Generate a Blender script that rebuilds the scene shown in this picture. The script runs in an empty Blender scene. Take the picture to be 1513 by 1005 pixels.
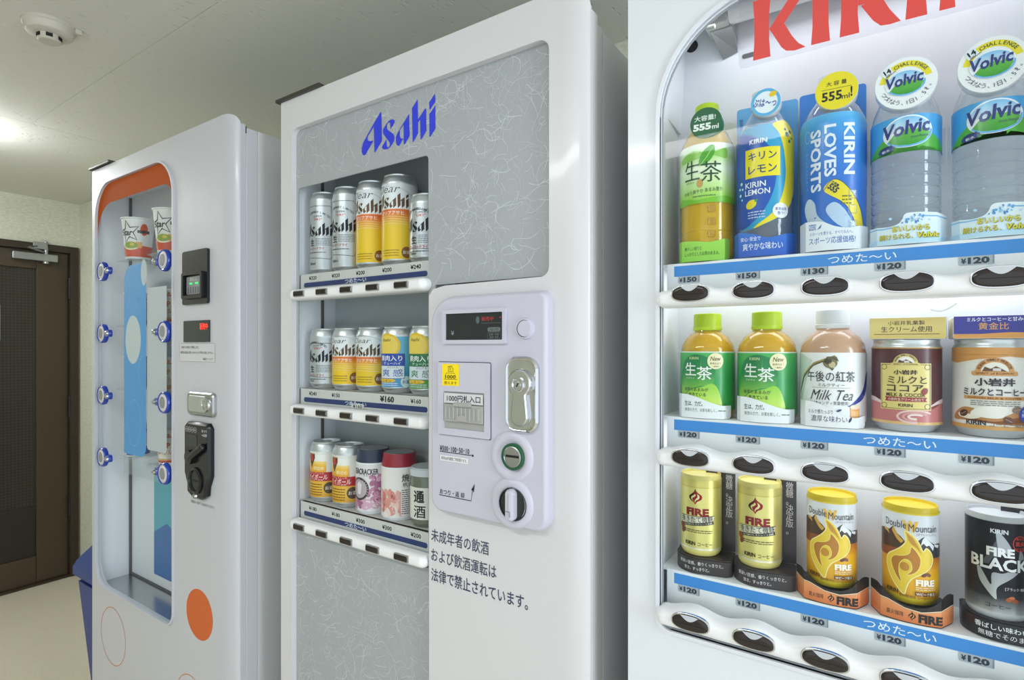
import bpy, bmesh, math, random
from math import pi, sin, cos, radians as RAD, sqrt
from mathutils import Vector, Matrix
random.seed(7)
SC = bpy.context.scene
COL = SC.collection

# ------------------------------------------------------------------ camera
CAMH = 1.327
cam = bpy.data.cameras.new('camera'); camo = bpy.data.objects.new('camera', cam); COL.objects.link(camo)
cam.sensor_width = 36; cam.lens = 824/1513*36; cam.shift_y = 9.5/1513; cam.clip_start = .02
camo.location = (0, 0, CAMH); camo.rotation_euler = (pi/2, 0, math.atan2(.561, .828))
SC.camera = camo

# ------------------------------------------------------------------ light and exposure
SC.view_settings.view_transform = 'Standard'; SC.view_settings.look = 'None'
SC.view_settings.gamma = 1; SC.view_settings.use_curve_mapping = False
SC.view_settings.exposure = 0.55
SC.cycles.transparent_max_bounces = 40
SC.cycles.use_denoising = True
SC.cycles.sample_clamp_indirect = 6
world = bpy.data.worlds.new('daylight'); SC.world = world; world.use_nodes = True
world.node_tree.nodes['Background'].inputs[0].default_value = (.86, .93, 1, 1)
world.node_tree.nodes['Background'].inputs[1].default_value = .95

def area(name, loc, target, sx, sy, power, col=(1, 1, 1)):
    l = bpy.data.lights.new(name, 'AREA'); l.shape = 'RECTANGLE'; l.size = sx; l.size_y = sy
    l.energy = power; l.color = col
    o = bpy.data.objects.new(name, l); COL.objects.link(o); o.location = loc
    o.rotation_euler = (Vector(target)-Vector(loc)).to_track_quat('-Z', 'Y').to_euler()
    return o
area('window_daylight', (1.75, .12, 1.35), (-1.0, .10, 1.25), .42, 1.5, 15, (.86, .93, 1))
def point(name, loc, power, r, col=(1, 1, 1)):
    l = bpy.data.lights.new(name, 'POINT'); l.energy = power; l.shadow_soft_size = r; l.color = col
    o = bpy.data.objects.new(name, l); COL.objects.link(o); o.location = loc; return o
point('corridor_lamp', (-2.85, .50, 2.06), 4.5, .05, (.96, .98, 1))
area('corridor_fill_light', (-3.55, .15, 2.11), (-3.45, .15, 0), .15, .6, 7, (.97, .98, 1))  # added fill without a fixture, lifts the dark floor and door side
area('entrance_tube_light', (-.9, -.75, 2.10), (-.9, -.6, 0), 1.2, .15, 9, (.97, .98, 1))

# ------------------------------------------------------------------ helpers
def s2l(c):
    return tuple((x/12.92 if x <= .04045 else ((x+.055)/1.055)**2.4) for x in c)
def hx(h):
    if isinstance(h, (tuple, list)): return tuple(h)
    h = h.lstrip('#'); return tuple(int(h[i:i+2], 16)/255 for i in (0, 2, 4))
def mixc(a, b, t):
    a, b = hx(a), hx(b); t = max(0, min(1, t)); return tuple(a[i]*(1-t)+b[i]*t for i in range(3))
MATS = {}
def mat(name, col, rough=.4, metal=0, spec=.5, coat=0, emit=None, es=0, sss=0):
    m = bpy.data.materials.new(name); m.use_nodes = True; b = m.node_tree.nodes['Principled BSDF']
    b.inputs['Base Color'].default_value = (*s2l(hx(col)), 1)
    b.inputs['Roughness'].default_value = rough; b.inputs['Metallic'].default_value = metal
    b.inputs['Specular IOR Level'].default_value = spec
    b.inputs['Coat Weight'].default_value = coat; b.inputs['Coat Roughness'].default_value = .08
    if emit:
        b.inputs['Emission Color'].default_value = (*s2l(hx(emit)), 1); b.inputs['Emission Strength'].default_value = es
    MATS[name] = m; return m
def nodes(m): return m.node_tree.nodes, m.node_tree.links
def printmat(name, rough, coat=0, metal=0):
    m = mat(name, 'ffffff', rough, metal=metal, coat=coat); n, l = nodes(m)
    a = n.new('ShaderNodeVertexColor'); a.layer_name = 'Col'
    l.new(a.outputs['Color'], n['Principled BSDF'].inputs['Base Color']); return m
def clearmat(name, tint, rough=.03, strength=1.0, body=0.0, bodycol='ffffff', ior=1.45):
    m = bpy.data.materials.new(name); m.use_nodes = True; n, l = nodes(m); n.clear()
    out = n.new('ShaderNodeOutputMaterial'); tr = n.new('ShaderNodeBsdfTransparent'); gl = n.new('ShaderNodeBsdfGlossy')
    tr.inputs[0].default_value = (*s2l(hx(tint)), 1); gl.inputs['Roughness'].default_value = rough
    fr = n.new('ShaderNodeFresnel'); fr.inputs[0].default_value = ior
    mu = n.new('ShaderNodeMath'); mu.operation = 'MULTIPLY'; mu.inputs[1].default_value = strength; mu.use_clamp = True
    geo = n.new('ShaderNodeNewGeometry'); inv = n.new('ShaderNodeMath'); inv.operation = 'SUBTRACT'; inv.inputs[0].default_value = 1
    l.new(geo.outputs['Backfacing'], inv.inputs[1]); m2 = n.new('ShaderNodeMath'); m2.operation = 'MULTIPLY'
    l.new(fr.outputs[0], m2.inputs[0]); l.new(inv.outputs[0], m2.inputs[1]); l.new(m2.outputs[0], mu.inputs[0])   # reflect on the outer face only
    base = tr
    if body > 0:
        d1 = n.new('ShaderNodeBsdfDiffuse'); d1.inputs[0].default_value = (*s2l(hx(bodycol)), 1)
        d2 = n.new('ShaderNodeBsdfTranslucent'); d2.inputs[0].default_value = (*s2l(hx(bodycol)), 1)
        df = n.new('ShaderNodeMixShader'); l.new(d1.outputs[0], df.inputs[1]); l.new(d2.outputs[0], df.inputs[2])
        mx0 = n.new('ShaderNodeMixShader'); mx0.inputs[0].default_value = body
        l.new(tr.outputs[0], mx0.inputs[1]); l.new(df.outputs[0], mx0.inputs[2]); base = mx0
    mx = n.new('ShaderNodeMixShader'); l.new(mu.outputs[0], mx.inputs[0]); l.new(base.outputs[0], mx.inputs[1]); l.new(gl.outputs[0], mx.inputs[2])
    l.new(mx.outputs[0], out.inputs[0]); MATS[name] = m; return m

def obj(name, bm, m, parent=None, world=True, smooth=40, wn=True):
    """links one mesh object; with world=True the shape is given in world space and re-based on its parents"""
    me = bpy.data.meshes.new(name)
    if parent is not None and world:
        p = Vector((0, 0, 0)); q = parent
        while q: p += q.location; q = q.parent
        bmesh.ops.translate(bm, verts=bm.verts, vec=-p)
    bm.to_mesh(me); bm.free()
    for x in (m if isinstance(m, (list, tuple)) else [m]): me.materials.append(MATS[x] if isinstance(x, str) else x)
    if smooth:
        me.polygons.foreach_set('use_smooth', [True]*len(me.polygons)); me.set_sharp_from_angle(angle=RAD(smooth))
    o = bpy.data.objects.new(name, me); COL.objects.link(o)
    if smooth and wn:
        w = o.modifiers.new('even_shading', 'WEIGHTED_NORMAL'); w.keep_sharp = True
    if parent is not None: o.parent = parent
    return o
def tag(o, label=None, cat=None, group=None, kind=None):
    if label: o['label'] = label
    if cat: o['category'] = cat
    if group: o['group'] = group
    if kind: o['kind'] = kind
    return o
def thing(name, label, cat, loc=(0, 0, 0), group=None, rz=0):
    o = bpy.data.objects.new(name, None); o.empty_display_size = .05; COL.objects.link(o)
    o.location = loc; o.rotation_euler = (0, 0, rz); return tag(o, label, cat, group)
def struct(name, bm, m, smooth=0, parent=None):
    o = obj(name, bm, m, parent, smooth=smooth)
    if parent is None: o['kind'] = 'structure'
    return o
def dup(root, loc, label, rz=None, group=None):
    r = root.copy(); COL.objects.link(r); r.location = loc; r['label'] = label
    if rz is not None: r.rotation_euler = (0, 0, rz)
    if group: r['group'] = group
    for ch in list(root.children):
        c = ch.copy(); COL.objects.link(c); c.parent = r
        for g in ch.children:
            d = g.copy(); COL.objects.link(d); d.parent = c
    return r

def BM(): return bmesh.new()
def box(bm, x0, x1, y0, y1, z0, z1, mi=0):
    v = [bm.verts.new(p) for p in ((x0, y0, z0), (x1, y0, z0), (x1, y1, z0), (x0, y1, z0), (x0, y0, z1), (x1, y0, z1), (x1, y1, z1), (x0, y1, z1))]
    for f in ((0, 3, 2, 1), (4, 5, 6, 7), (0, 1, 5, 4), (1, 2, 6, 5), (2, 3, 7, 6), (3, 0, 4, 7)):
        bm.faces.new([v[i] for i in f]).material_index = mi
    return bm
def bbox(bm, x0, x1, y0, y1, z0, z1, r=.003, seg=2):
    t = BM(); box(t, x0, x1, y0, y1, z0, z1)
    bmesh.ops.bevel(t, geom=t.edges[:], offset=r, segments=seg, affect='EDGES', profile=.5)
    join(bm, t); return bm
def join(bm, t, mi=None):
    me = bpy.data.meshes.new('tmp')
    t.to_mesh(me); t.free(); n = len(bm.faces); bm.from_mesh(me); bpy.data.meshes.remove(me)
    if mi is not None:
        bm.faces.ensure_lookup_table()
        for f in bm.faces[n:]: f.material_index = mi
def lathe(bm, prof, seg=48, c=(0, 0, 0), axis='z', mi=0, a0=0, a1=2*pi):
    full = abs(a1-a0-2*pi) < 1e-6; n = seg if full else seg+1
    rings = []
    for r, h in prof:
        ring = []
        if r < 1e-7:
            p = (0, 0, h); ring = [bm.verts.new(place(p, axis, c))]*n
        else:
            for i in range(n):
                a = a0+(a1-a0)*i/seg; ring.append(bm.verts.new(place((r*cos(a), r*sin(a), h), axis, c)))
        rings.append(ring)
    for k in range(len(rings)-1):
        A, B = rings[k], rings[k+1]
        for i in range(seg):
            j = (i+1) % n
            vs = []
            for v in (A[i], A[j], B[j], B[i]):
                if v not in vs: vs.append(v)
            if len(vs) >= 3:
                try: bm.faces.new(vs).material_index = mi
                except ValueError: pass
    return bm
def place(p, axis, c):
    x, y, z = p
    if axis == 'y': x, y, z = x, -z, y      # lathe height runs toward the viewer side (-Y)
    if axis == 'x': x, y, z = z, x, y
    return (c[0]+x, c[1]+y, c[2]+z)
def tube(bm, pts, r, seg=10, mi=0, cap=True):
    pts = [Vector(p) for p in pts]; rings = []
    up = Vector((.13, .27, .95))
    for i, p in enumerate(pts):
        d = (pts[min(i+1, len(pts)-1)]-pts[max(i-1, 0)]).normalized()
        a = d.cross(up).normalized(); b = d.cross(a).normalized()
        rings.append([bm.verts.new(p+a*(r*cos(2*pi*k/seg))+b*(r*sin(2*pi*k/seg))) for k in range(seg)])
    for A, B in zip(rings, rings[1:]):
        for k in range(seg): bm.faces.new((A[k], A[(k+1) % seg], B[(k+1) % seg], B[k])).material_index = mi
    if cap:
        bm.faces.new(rings[0][::-1]).material_index = mi; bm.faces.new(rings[-1]).material_index = mi
    return bm
def rrect(x0, x1, z0, z1, r, seg=8):
    """rounded rectangle outline (ccw), r one radius or (bl, br, tr, tl)"""
    if not isinstance(r, (tuple, list)): r = (r,)*4
    pts = []
    for (cx, cz, sx, sz, a, rr) in ((x0, z0, 1, 1, pi, r[0]), (x1, z0, -1, 1, 1.5*pi, r[1]), (x1, z1, -1, -1, 0, r[2]), (x0, z1, 1, -1, .5*pi, r[3])):
        if rr <= 1e-6: pts.append((cx, cz)); continue
        for i in range(seg+1):
            t = a+pi/2*i/seg; pts.append((cx+sx*rr+rr*cos(t), cz+sz*rr+rr*sin(t)))
    return pts
def ellipse(cx, cz, rx, rz, n=36): return [(cx+rx*cos(2*pi*i/n), cz+rz*sin(2*pi*i/n)) for i in range(n)]
def plate(bm, outer, holes=(), y0=0, y1=.01, mi=0, back=True):
    """slab in the XZ plane with holes, front at y0"""
    loops = [outer]+list(holes); t = BM(); fr = []
    for lp in loops:
        vs = [t.verts.new((x, y0, z)) for x, z in lp]
        fr.append(vs)
        for i in range(len(vs)): t.edges.new((vs[i], vs[(i+1) % len(vs)]))
    bmesh.ops.triangle_fill(t, use_beauty=True, use_dissolve=False, edges=t.edges[:], normal=(0, -1, 0))
    for f in t.faces:
        if f.normal.y > 0: f.normal_flip()
    if back:
        front = t.faces[:]
        mp = {}
        for vs in fr:
            for v in vs: mp[v] = t.verts.new((v.co.x, y1, v.co.z))
        for f in front: t.faces.new([mp[v] for v in reversed(f.verts)])
        for vs in fr:
            for i in range(len(vs)):
                a, b = vs[i], vs[(i+1) % len(vs)]; t.faces.new((a, b, mp[b], mp[a]))
        bmesh.ops.recalc_face_normals(t, faces=t.faces[:])
    join(bm, t, mi); return bm
def dome(bm, outline, steps, mi=0):
    """solid with the given XZ outline swept through (inset, y) steps, then capped: a softly rounded slab"""
    cx = sum(p[0] for p in outline)/len(outline); cz = sum(p[1] for p in outline)/len(outline)
    n = len(outline); rings = []
    for ins, y in steps:
        ring = []
        for i, (x, z) in enumerate(outline):
            (xa, za), (xb, zb) = outline[i-1], outline[(i+1) % n]
            tx, tz = xb-xa, zb-za; L = sqrt(tx*tx+tz*tz) or 1
            ring.append(bm.verts.new((x-tz/L*ins, y, z+tx/L*ins)))
        rings.append(ring)
    for A, B in zip(rings, rings[1:]):
        for i in range(n): bm.faces.new((A[i], A[(i+1) % n], B[(i+1) % n], B[i])).material_index = mi
    bm.faces.new(rings[-1]).material_index = mi
    bm.faces.new(rings[0][::-1]).material_index = mi
    return bm

# ------------------------------------------------------------------ printed artwork: flat shapes and lettering laid on a surface
TXT = {}
def text_tris(s, bold=0, shear=0, vertical=False):
    key = (s, bold, 0, vertical)
    if key in TXT: return TXT[key]
    c = bpy.data.curves.new('txt', 'FONT'); c.body = '\n'.join(s) if vertical else s
    c.size = 1; c.resolution_u = 2; c.offset = bold; c.align_x = 'CENTER' if vertical else 'LEFT'
    c.space_line = .85 if vertical else 1.0
    o = bpy.data.objects.new('txt', c); COL.objects.link(o); bpy.context.view_layer.update()
    m = o.to_mesh(); vs = [(v.co.x, v.co.y) for v in m.vertices]; fs = [tuple(p.vertices) for p in m.polygons]
    o.to_mesh_clear(); bpy.data.objects.remove(o); bpy.data.curves.remove(c)
    xs = [v[0] for v in vs] or [0]; ys = [v[1] for v in vs] or [0]
    TXT[key] = (vs, fs, min(xs), max(xs), min(ys), max(ys)); return TXT[key]

AREA = {}
def ink(ch, b):
    if (ch, b) not in AREA:
        vs, fs = text_tris(ch, b)[:2]; A = 0
        for f in fs:
            P = [vs[i] for i in f]; A += abs(sum(P[i-1][0]*P[i][1]-P[i][0]*P[i-1][1] for i in range(len(P))))/2
        AREA[(ch, b)] = A
    return AREA[(ch, b)]
RIM = {}
def rim(ch):
    if ch not in RIM:
        vs, fs = text_tris(ch, 0)[:2]; E = {}
        for f in fs:
            for i in range(len(f)): e = frozenset((f[i-1], f[i])); E[e] = E.get(e, 0)+1
        RIM[ch] = sum(sqrt(sum((vs[a][q]-vs[b][q])**2 for q in (0, 1))) for a, b in (tuple(e) for e, n in E.items() if n == 1))
    return RIM[ch]
def sound_bold(t, b):
    """the wanted thickening, or the nearest one at which no dense character breaks up"""
    cs = [c for c in set(t) if ord(c) > 0x3000]
    if b <= 0 or not cs: return b
    for k in (b, round(b*.8, 4), .016, .013, .01, .008, .006, .004, .002):
        if k <= b and all(.93*k*rim(c) <= ink(c, k)-ink(c, 0) <= 1.09*k*rim(c) for c in cs): return k
    return 0
ASAHI = [[(0.277, 0.387), (0.17, 0.288), (0.087, 0.203), (0.024, 0.137), (0.0, 0.084), (0.0, 0.041), (0.018, 0.012), (0.034, 0.001), (0.055, 0.008), (0.175, 0.127), (0.134, 0.127), (0.103, 0.135), (0.087, 0.147), (0.085, 0.181), (0.178, 0.264)], [(0.277, 0.387), (0.178, 0.264), (0.188, 0.003), (0.199, 0.005), (0.294, 0.097), (0.286, 0.383)], [(0.415, 0.186), (0.411, 0.244), (0.401, 0.256), (0.383, 0.257), (0.367, 0.24), (0.362, 0.206), (0.391, 0.176), (0.45, 0.135), (0.472, 0.099), (0.464, 0.064), (0.425, 0.02), (0.381, 0.001), (0.332, 0.004), (0.3, 0.021), (0.297, 0.039), (0.359, 0.099), (0.362, 0.04), (0.372, 0.02), (0.391, 0.014), (0.406, 0.027), (0.409, 0.047), (0.391, 0.072), (0.322, 0.152), (0.308, 0.179), (0.312, 0.207), (0.362, 0.255), (0.401, 0.277), (0.435, 0.278), (0.464, 0.267), (0.474, 0.25), (0.459, 0.226)], [(0.666, 0.278), (0.565, 0.182), (0.508, 0.126), (0.488, 0.089), (0.491, 0.041), (0.503, 0.014), (0.518, 0.001), (0.537, 0.003), (0.593, 0.064), (0.57, 0.059), (0.551, 0.073), (0.541, 0.099), (0.541, 0.147), (0.593, 0.193)], [(0.666, 0.278), (0.593, 0.193), (0.595, 0.002), (0.608, 0.0), (0.673, 0.064)], [(0.777, 0.388), (0.704, 0.322), (0.713, 0.002), (0.722, 0.0), (0.783, 0.068)], [(0.783, 0.173), (0.783, 0.2), (0.873, 0.278), (0.884, 0.276), (0.888, 0.068), (0.825, 0.002), (0.814, 0.004), (0.81, 0.19)], [(0.993, 0.387), (0.922, 0.322), (0.928, 0.249), (1.0, 0.313)], [(0.998, 0.276), (0.924, 0.214), (0.926, 0.004), (0.939, 0.004), (1.0, 0.066)]]

def catmull(P, closed=True, k=5):
    n = len(P); out = []
    for i in range(n if closed else n-1):
        p0, p1, p2, p3 = (P[(i-1) % n] if closed or i > 0 else P[0]), P[i], P[(i+1) % n], (P[(i+2) % n] if closed or i+2 < n else P[-1])
        for j in range(k):
            t = j/k; out.append(tuple(.5*(2*p1[q]+(p2[q]-p0[q])*t+(2*p0[q]-5*p1[q]+4*p2[q]-p3[q])*t*t+(3*p1[q]-p0[q]-3*p2[q]+p3[q])*t**3) for q in (0, 1)))
    return out if closed else out+[P[-1]]
class Art:
    def __init__(s):
        s.bm = BM(); s.id = s.bm.faces.layers.int.new('cid'); s.cols = []
        s.n = 0
    def _c(s, col): s.cols.append(col); return len(s.cols)-1
    def _add(s, vs, fs, col, z):
        c = s._c(col); V = [s.bm.verts.new((x, y, z)) for x, y in vs]
        for f in fs:
            try: F = s.bm.faces.new([V[i] for i in f])
            except ValueError: continue
            F[s.id] = c
    def poly(s, pts, col, z=1): s._add(pts, [tuple(range(len(pts)))], col, z)
    def sm(s, pts, col, z=1): s.poly(catmull(pts), col, z)
    def rect(s, x0, y0, x1, y1, col, z=1): s.poly([(x0, y0), (x1, y0), (x1, y1), (x0, y1)], col, z)
    def grad(s, x0, x1, stops, z=0):
        """vertical printed gradient: stops [(v, colour), ...] from bottom to top"""
        for (a, ca), (b, cb) in zip(stops, stops[1:]):
            s.rect(x0, a, x1, b, (lambda u, v, a=a, b=b, ca=ca, cb=cb: mixc(ca, cb, (v-a)/(b-a))), z)
    def rr(s, x0, y0, x1, y1, r, col, z=1): s.poly(rrect(x0, x1, y0, y1, r, 5), col, z)
    def ell(s, cx, cy, rx, ry, col, z=1, n=28, rot=0):
        ca, sa = cos(rot), sin(rot)
        s.poly([(cx+ca*rx*cos(2*pi*i/n)-sa*ry*sin(2*pi*i/n), cy+sa*rx*cos(2*pi*i/n)+ca*ry*sin(2*pi*i/n)) for i in range(n)], col, z)
    def ring(s, cx, cy, rx, ry, w, col, z=1, n=40, a0=0, a1=2*pi):
        vs = []; 
        for i in range(n+1):
            a = a0+(a1-a0)*i/n; vs += [(cx+rx*cos(a), cy+ry*sin(a)), (cx+(rx-w)*cos(a), cy+(ry-w)*sin(a))]
        s._add(vs, [(2*i, 2*i+2, 2*i+3, 2*i+1) for i in range(n)], col, z)
    def line(s, pts, w, col, z=1, closed=False):
        P = list(pts)+([pts[0]] if closed else []); vs = []
        for i, (x, y) in enumerate(P):
            a = P[i-1] if i > 0 else (P[-2] if closed else P[i]); b = P[i+1] if i < len(P)-1 else (P[1] if closed else P[i])
            dx, dy = b[0]-a[0], b[1]-a[1]; L = sqrt(dx*dx+dy*dy) or 1; nx, ny = -dy/L*w/2, dx/L*w/2
            vs += [(x+nx, y+ny), (x-nx, y-ny)]
        s._add(vs, [(2*i, 2*i+1, 2*i+3, 2*i+2) for i in range(len(P)-1)], col, z)
    def text(s, t, cx, cy, w, h, col, z=2, bold=0, shear=0, rot=0, vertical=False):
        bold = sound_bold(t, bold)
        vs, fs, x0, x1, y0, y1 = text_tris(t, bold, shear, vertical)
        if not vs: return
        if shear: vs = [(x+shear*(y-y0), y) for x, y in vs]; x0 = min(v[0] for v in vs); x1 = max(v[0] for v in vs)
        sx = w/(x1-x0) if w else None; sy = h/(y1-y0) if h else None
        sx = sx or sy; sy = sy or sx; mx, my = (x0+x1)/2, (y0+y1)/2; ca, sa = cos(rot), sin(rot)
        out = []
        for x, y in vs:
            a, b = (x-mx)*sx, (y-my)*sy; out.append((cx+ca*a-sa*b, cy+sa*a+ca*b))
        s._add(out, fs, col, z)
    def arc(s, t, cx, cy, r, h, a_mid, span, col, z=2, bold=.01, flip=False, rx=1):
        """lettering along a circle; flip=True reads along the bottom"""
        n = len(t)
        for i, ch in enumerate(t):
            if ch == ' ': continue
            k = (i/(n-1)-.5) if n > 1 else 0
            a = a_mid+(k*span if flip else -k*span)
            vs, fs, x0, x1, y0, y1 = text_tris(ch, bold)
            if not vs: continue
            sc = h/.72; mx = (x0+x1)/2; rot = a+pi/2 if flip else a-pi/2
            ca, sa = cos(rot), sin(rot); px, py = cx+rx*r*cos(a), cy+r*sin(a)
            s._add([(px+ca*(x-mx)*sc-sa*(y-.35)*sc, py+sa*(x-mx)*sc+ca*(y-.35)*sc) for x, y in vs], fs, col, z)
    def asahi(s, cx, cy, w, col, z=2):
        for P in ASAHI: s.poly([(cx+(x-.5)*w, cy+(y-.19)*w) for x, y in P], col, z)
    def fine(s, x0, y0, x1, y1, rows, col, z=2, seed=1):
        """rows of fine print too small to read"""
        r = random.Random(seed); dy = (y1-y0)/rows
        for i in range(rows):
            x = x0; y = y0+dy*(i+.25)
            while x < x1:
                w = min(r.uniform(.002, .006), x1-x); s.rect(x, y, x+w, y+dy*.42, col, z); x += w+.0008
    def build(s, name, surf, m, parent, du=None, vcuts=(), eps=.00014, world=False, ucuts=()):
        bm = s.bm
        for f in bm.faces: f.normal_update()
        if du or vcuts or ucuts: bmesh.ops.triangulate(bm, faces=[f for f in bm.faces if len(f.verts) > 4])
        xs = [v.co.x for v in bm.verts]
        cuts = []
        if du:
            k = math.ceil(min(xs)/du)
            while k*du < max(xs): cuts.append(((k*du, 0, 0), (1, 0, 0))); k += 1
        cuts += [((u, 0, 0), (1, 0, 0)) for u in ucuts]+[((0, v, 0), (0, 1, 0)) for v in vcuts]
        for co, no in cuts:
            bmesh.ops.bisect_plane(bm, geom=bm.verts[:]+bm.edges[:]+bm.faces[:], dist=1e-7, plane_co=co, plane_no=no)
        bmesh.ops.triangulate(bm, faces=[f for f in bm.faces if len(f.verts) > 4])
        cl = bm.loops.layers.float_color.new('Col')
        for f in bm.faces: f.normal_update()
        for f in bm.faces:
            if f.normal.z < 0: f.normal_flip()
            c = s.cols[f[s.id]]
            if callable(c):
                for lp in f.loops: lp[cl] = (*s2l(hx(c(lp.vert.co.x, lp.vert.co.y))), 1)
            else:
                k = (*s2l(hx(c)), 1)
                for lp in f.loops: lp[cl] = k
        for v in bm.verts: v.co = surf(v.co.x, v.co.y, v.co.z*eps)
        o = obj(name, bm, m, parent, world=world, smooth=30, wn=False)
        return o
def on_front(x0, y, z0):                       # plane facing the aisle
    return lambda u, v, z: (x0+u, y-z, z0+v)
def on_cyl(R, gap=.0003, z0=0):                # round a vertical cylinder, u = 0 facing -Y
    def f(u, v, z):
        r = R(v) if callable(R) else R
        rr = r if not callable(R) else R.ref
        a = u/rr; return ((r+gap+z)*sin(a), -(r+gap+z)*cos(a), z0+v)
    return f
def prof_fn(prof, ref):
    P = sorted([(h, r) for r, h in prof])
    def R(v):
        for (h0, r0), (h1, r1) in zip(P, P[1:]):
            if h0 <= v <= h1: return r0+(r1-r0)*((v-h0)/(h1-h0) if h1 > h0 else 0)
        return P[-1][1] if v > P[-1][0] else P[0][1]
    R.ref = ref; return R
def hump(*pts):                                # ragged outline on top of straight bottom, for mountains and the like
    return list(pts)

# ------------------------------------------------------------------ materials
mat('machine_white', 'd7d7da', .32, coat=.25)
mat('noodle_white', 'c6c8cf', .32, coat=.25)
mat('machine_side', 'd4d6d8', .45)
mat('kirin_white', 'e4e9f1', .30, coat=.3)
mat('coin_panel_lilac', 'c8c7d6', .38)
mat('shelf_white', 'f0f2f5', .4)
mat('rail_grey', 'd2d0ce', .45)
mat('inner_white', 'e9ebf1', .5)
mat('inner_grey', 'b6bdc2', .5)
mat('dark_trim', '1c1c20', .5)
mat('gasket', '55565a', .6)
mat('rim_grey', '9a9ea4', .6)
mat('chrome', 'd4d6da', .12, metal=1)
mat('satin_metal', 'b4b6b8', .35, metal=1)
mat('aluminium', 'd6d9dc', .32, metal=.75)
mat('brushed_floor', 'b8bcc2', .22, metal=1)
mat('black_plastic', '17171a', .25)
mat('grey_plastic', '8c8d90', .4)
mat('bill_grey', 'a9a9a6', .5)
mat('display_glass', '2b3032', .12)
mat('button_dark', '2a2322', .15)
mat('blue_plastic', '1d3fa8', .2, coat=.5)
mat('bin_blue', '263f86', .45)
mat('smoke_cream', 'cfcbbf', .5)
mat('white_cap', 'eef0f2', .35)
mat('green_cap', 'b9d422', .35)
mat('dark_green', '1f6a3c', .4)
mat('wire_white', 'e6e6e6', .4)
mat('cup_white', 'e8e8e6', .4)
mat('door_bronze', '3a2f22', .45)
mat('door_stile', '4a3d2c', .45)
mat('tea_liquid', 'eed83a', .15, coat=.6)
mat('tea_liquid_pale', 'f0cc48', .15, coat=.6)
mat('milk_tea', 'c79f80', .2, coat=.6)
mat('tube_glass', 'e8eaec', .3)
mat('socket_grey', 'c4c4c0', .4)
mat('bracket_steel', '5d5d58', .4, metal=1)
mat('coin_green', '1f5a3c', .3)
mat('sake_glass', '6c7060', .12, coat=.6)
mat('navy_cap', '2c3650', .35)
mat('red_cap', '9c2438', .35)
mat('clear_lid', 'c9ced2', .2)
mat('pure_black', '08080a', .6)
printmat('print_gloss', .34, coat=.12)
printmat('print_satin', .42)
printmat('print_matte', .75)
MATS['print_matte'].node_tree.nodes['Principled BSDF'].inputs['Specular IOR Level'].default_value = .2
printmat('print_metal', .3, metal=.55)
clearmat('pane_glass', 'fbfdfd', .02, .38)
clearmat('pet_clear', 'f2f6f8', .04, 2.0, body=.24, bodycol='f8fbff')
clearmat('pet_tea', 'f4e090', .05, 2.0, body=.5, bodycol='eed850')
clearmat('clear_sheet', 'f4f8fa', .05, .9, body=.10)
clearmat('logo_plate_clear', 'f8f8fa', .05, .5, body=.02)
# red lamp lettering and green lamps that light up
mat('led_red', 'ff3020', .5, emit='ff3a28', es=.9)
mat('led_dim', '8a2a2a', .5, emit='d04040', es=.35)
mat('led_green', '20c060', .5, emit='30e070', es=.8)

def ceilingmat():
    m = mat('ceiling_board', 'e0e0d8', .9); n, l = nodes(m); b = n['Principled BSDF']
    tc = n.new('ShaderNodeTexCoord')
    vo = n.new('ShaderNodeTexVoronoi'); vo.inputs['Scale'].default_value = 75
    mp = n.new('ShaderNodeMapping'); mp.inputs['Scale'].default_value = (1, .42, 1); mp.inputs['Rotation'].default_value = (0, 0, .5)
    nz = n.new('ShaderNodeTexNoise'); nz.inputs['Scale'].default_value = 14; nz.inputs['Detail'].default_value = 6
    l.new(tc.outputs['Object'], mp.inputs[0]); l.new(mp.outputs[0], vo.inputs[0]); l.new(tc.outputs['Object'], nz.inputs[0])
    r1 = n.new('ShaderNodeValToRGB'); r1.color_ramp.elements[0].position = .0; r1.color_ramp.elements[1].position = .3
    l.new(vo.outputs['Distance'], r1.inputs[0])
    th = n.new('ShaderNodeMath'); th.operation = 'GREATER_THAN'; th.inputs[1].default_value = .50; l.new(nz.outputs[0], th.inputs[0])
    iv = n.new('ShaderNodeMath'); iv.operation = 'SUBTRACT'; iv.inputs[0].default_value = 1; l.new(r1.outputs[0], iv.inputs[1])
    mu = n.new('ShaderNodeMath'); mu.operation = 'MULTIPLY'; l.new(iv.outputs[0], mu.inputs[0]); l.new(th.outputs[0], mu.inputs[1])
    bp = n.new('ShaderNodeBump'); bp.inputs['Strength'].default_value = .55; bp.inputs['Distance'].default_value = .005; bp.invert = True
    l.new(mu.outputs[0], bp.inputs['Height']); l.new(bp.outputs[0], b.inputs['Normal'])
ceilingmat()
def wallmat():
    m = mat('wallpaper', 'd2d3c2', .8); n, l = nodes(m); b = n['Principled BSDF']
    tc = n.new('ShaderNodeTexCoord'); mp = n.new('ShaderNodeMapping'); mp.inputs['Scale'].default_value = (60, 60, 160)
    nz = n.new('ShaderNodeTexNoise'); nz.inputs['Scale'].default_value = 1.0; nz.inputs['Detail'].default_value = 3
    cr = n.new('ShaderNodeValToRGB'); cr.color_ramp.elements[0].color = (*s2l(hx('d2d5c0')), 1); cr.color_ramp.elements[1].color = (*s2l(hx('e4e6d8')), 1)
    cr.color_ramp.elements[0].position = .35; cr.color_ramp.elements[1].position = .65
    l.new(tc.outputs['Object'], mp.inputs[0]); l.new(mp.outputs[0], nz.inputs[0]); l.new(nz.outputs[0], cr.inputs[0]); l.new(cr.outputs[0], b.inputs['Base Color'])
    bp = n.new('ShaderNodeBump'); bp.inputs['Strength'].default_value = .3; bp.inputs['Distance'].default_value = .002; l.new(nz.outputs[0], bp.inputs['Height']); l.new(bp.outputs[0], b.inputs['Normal'])
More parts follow.
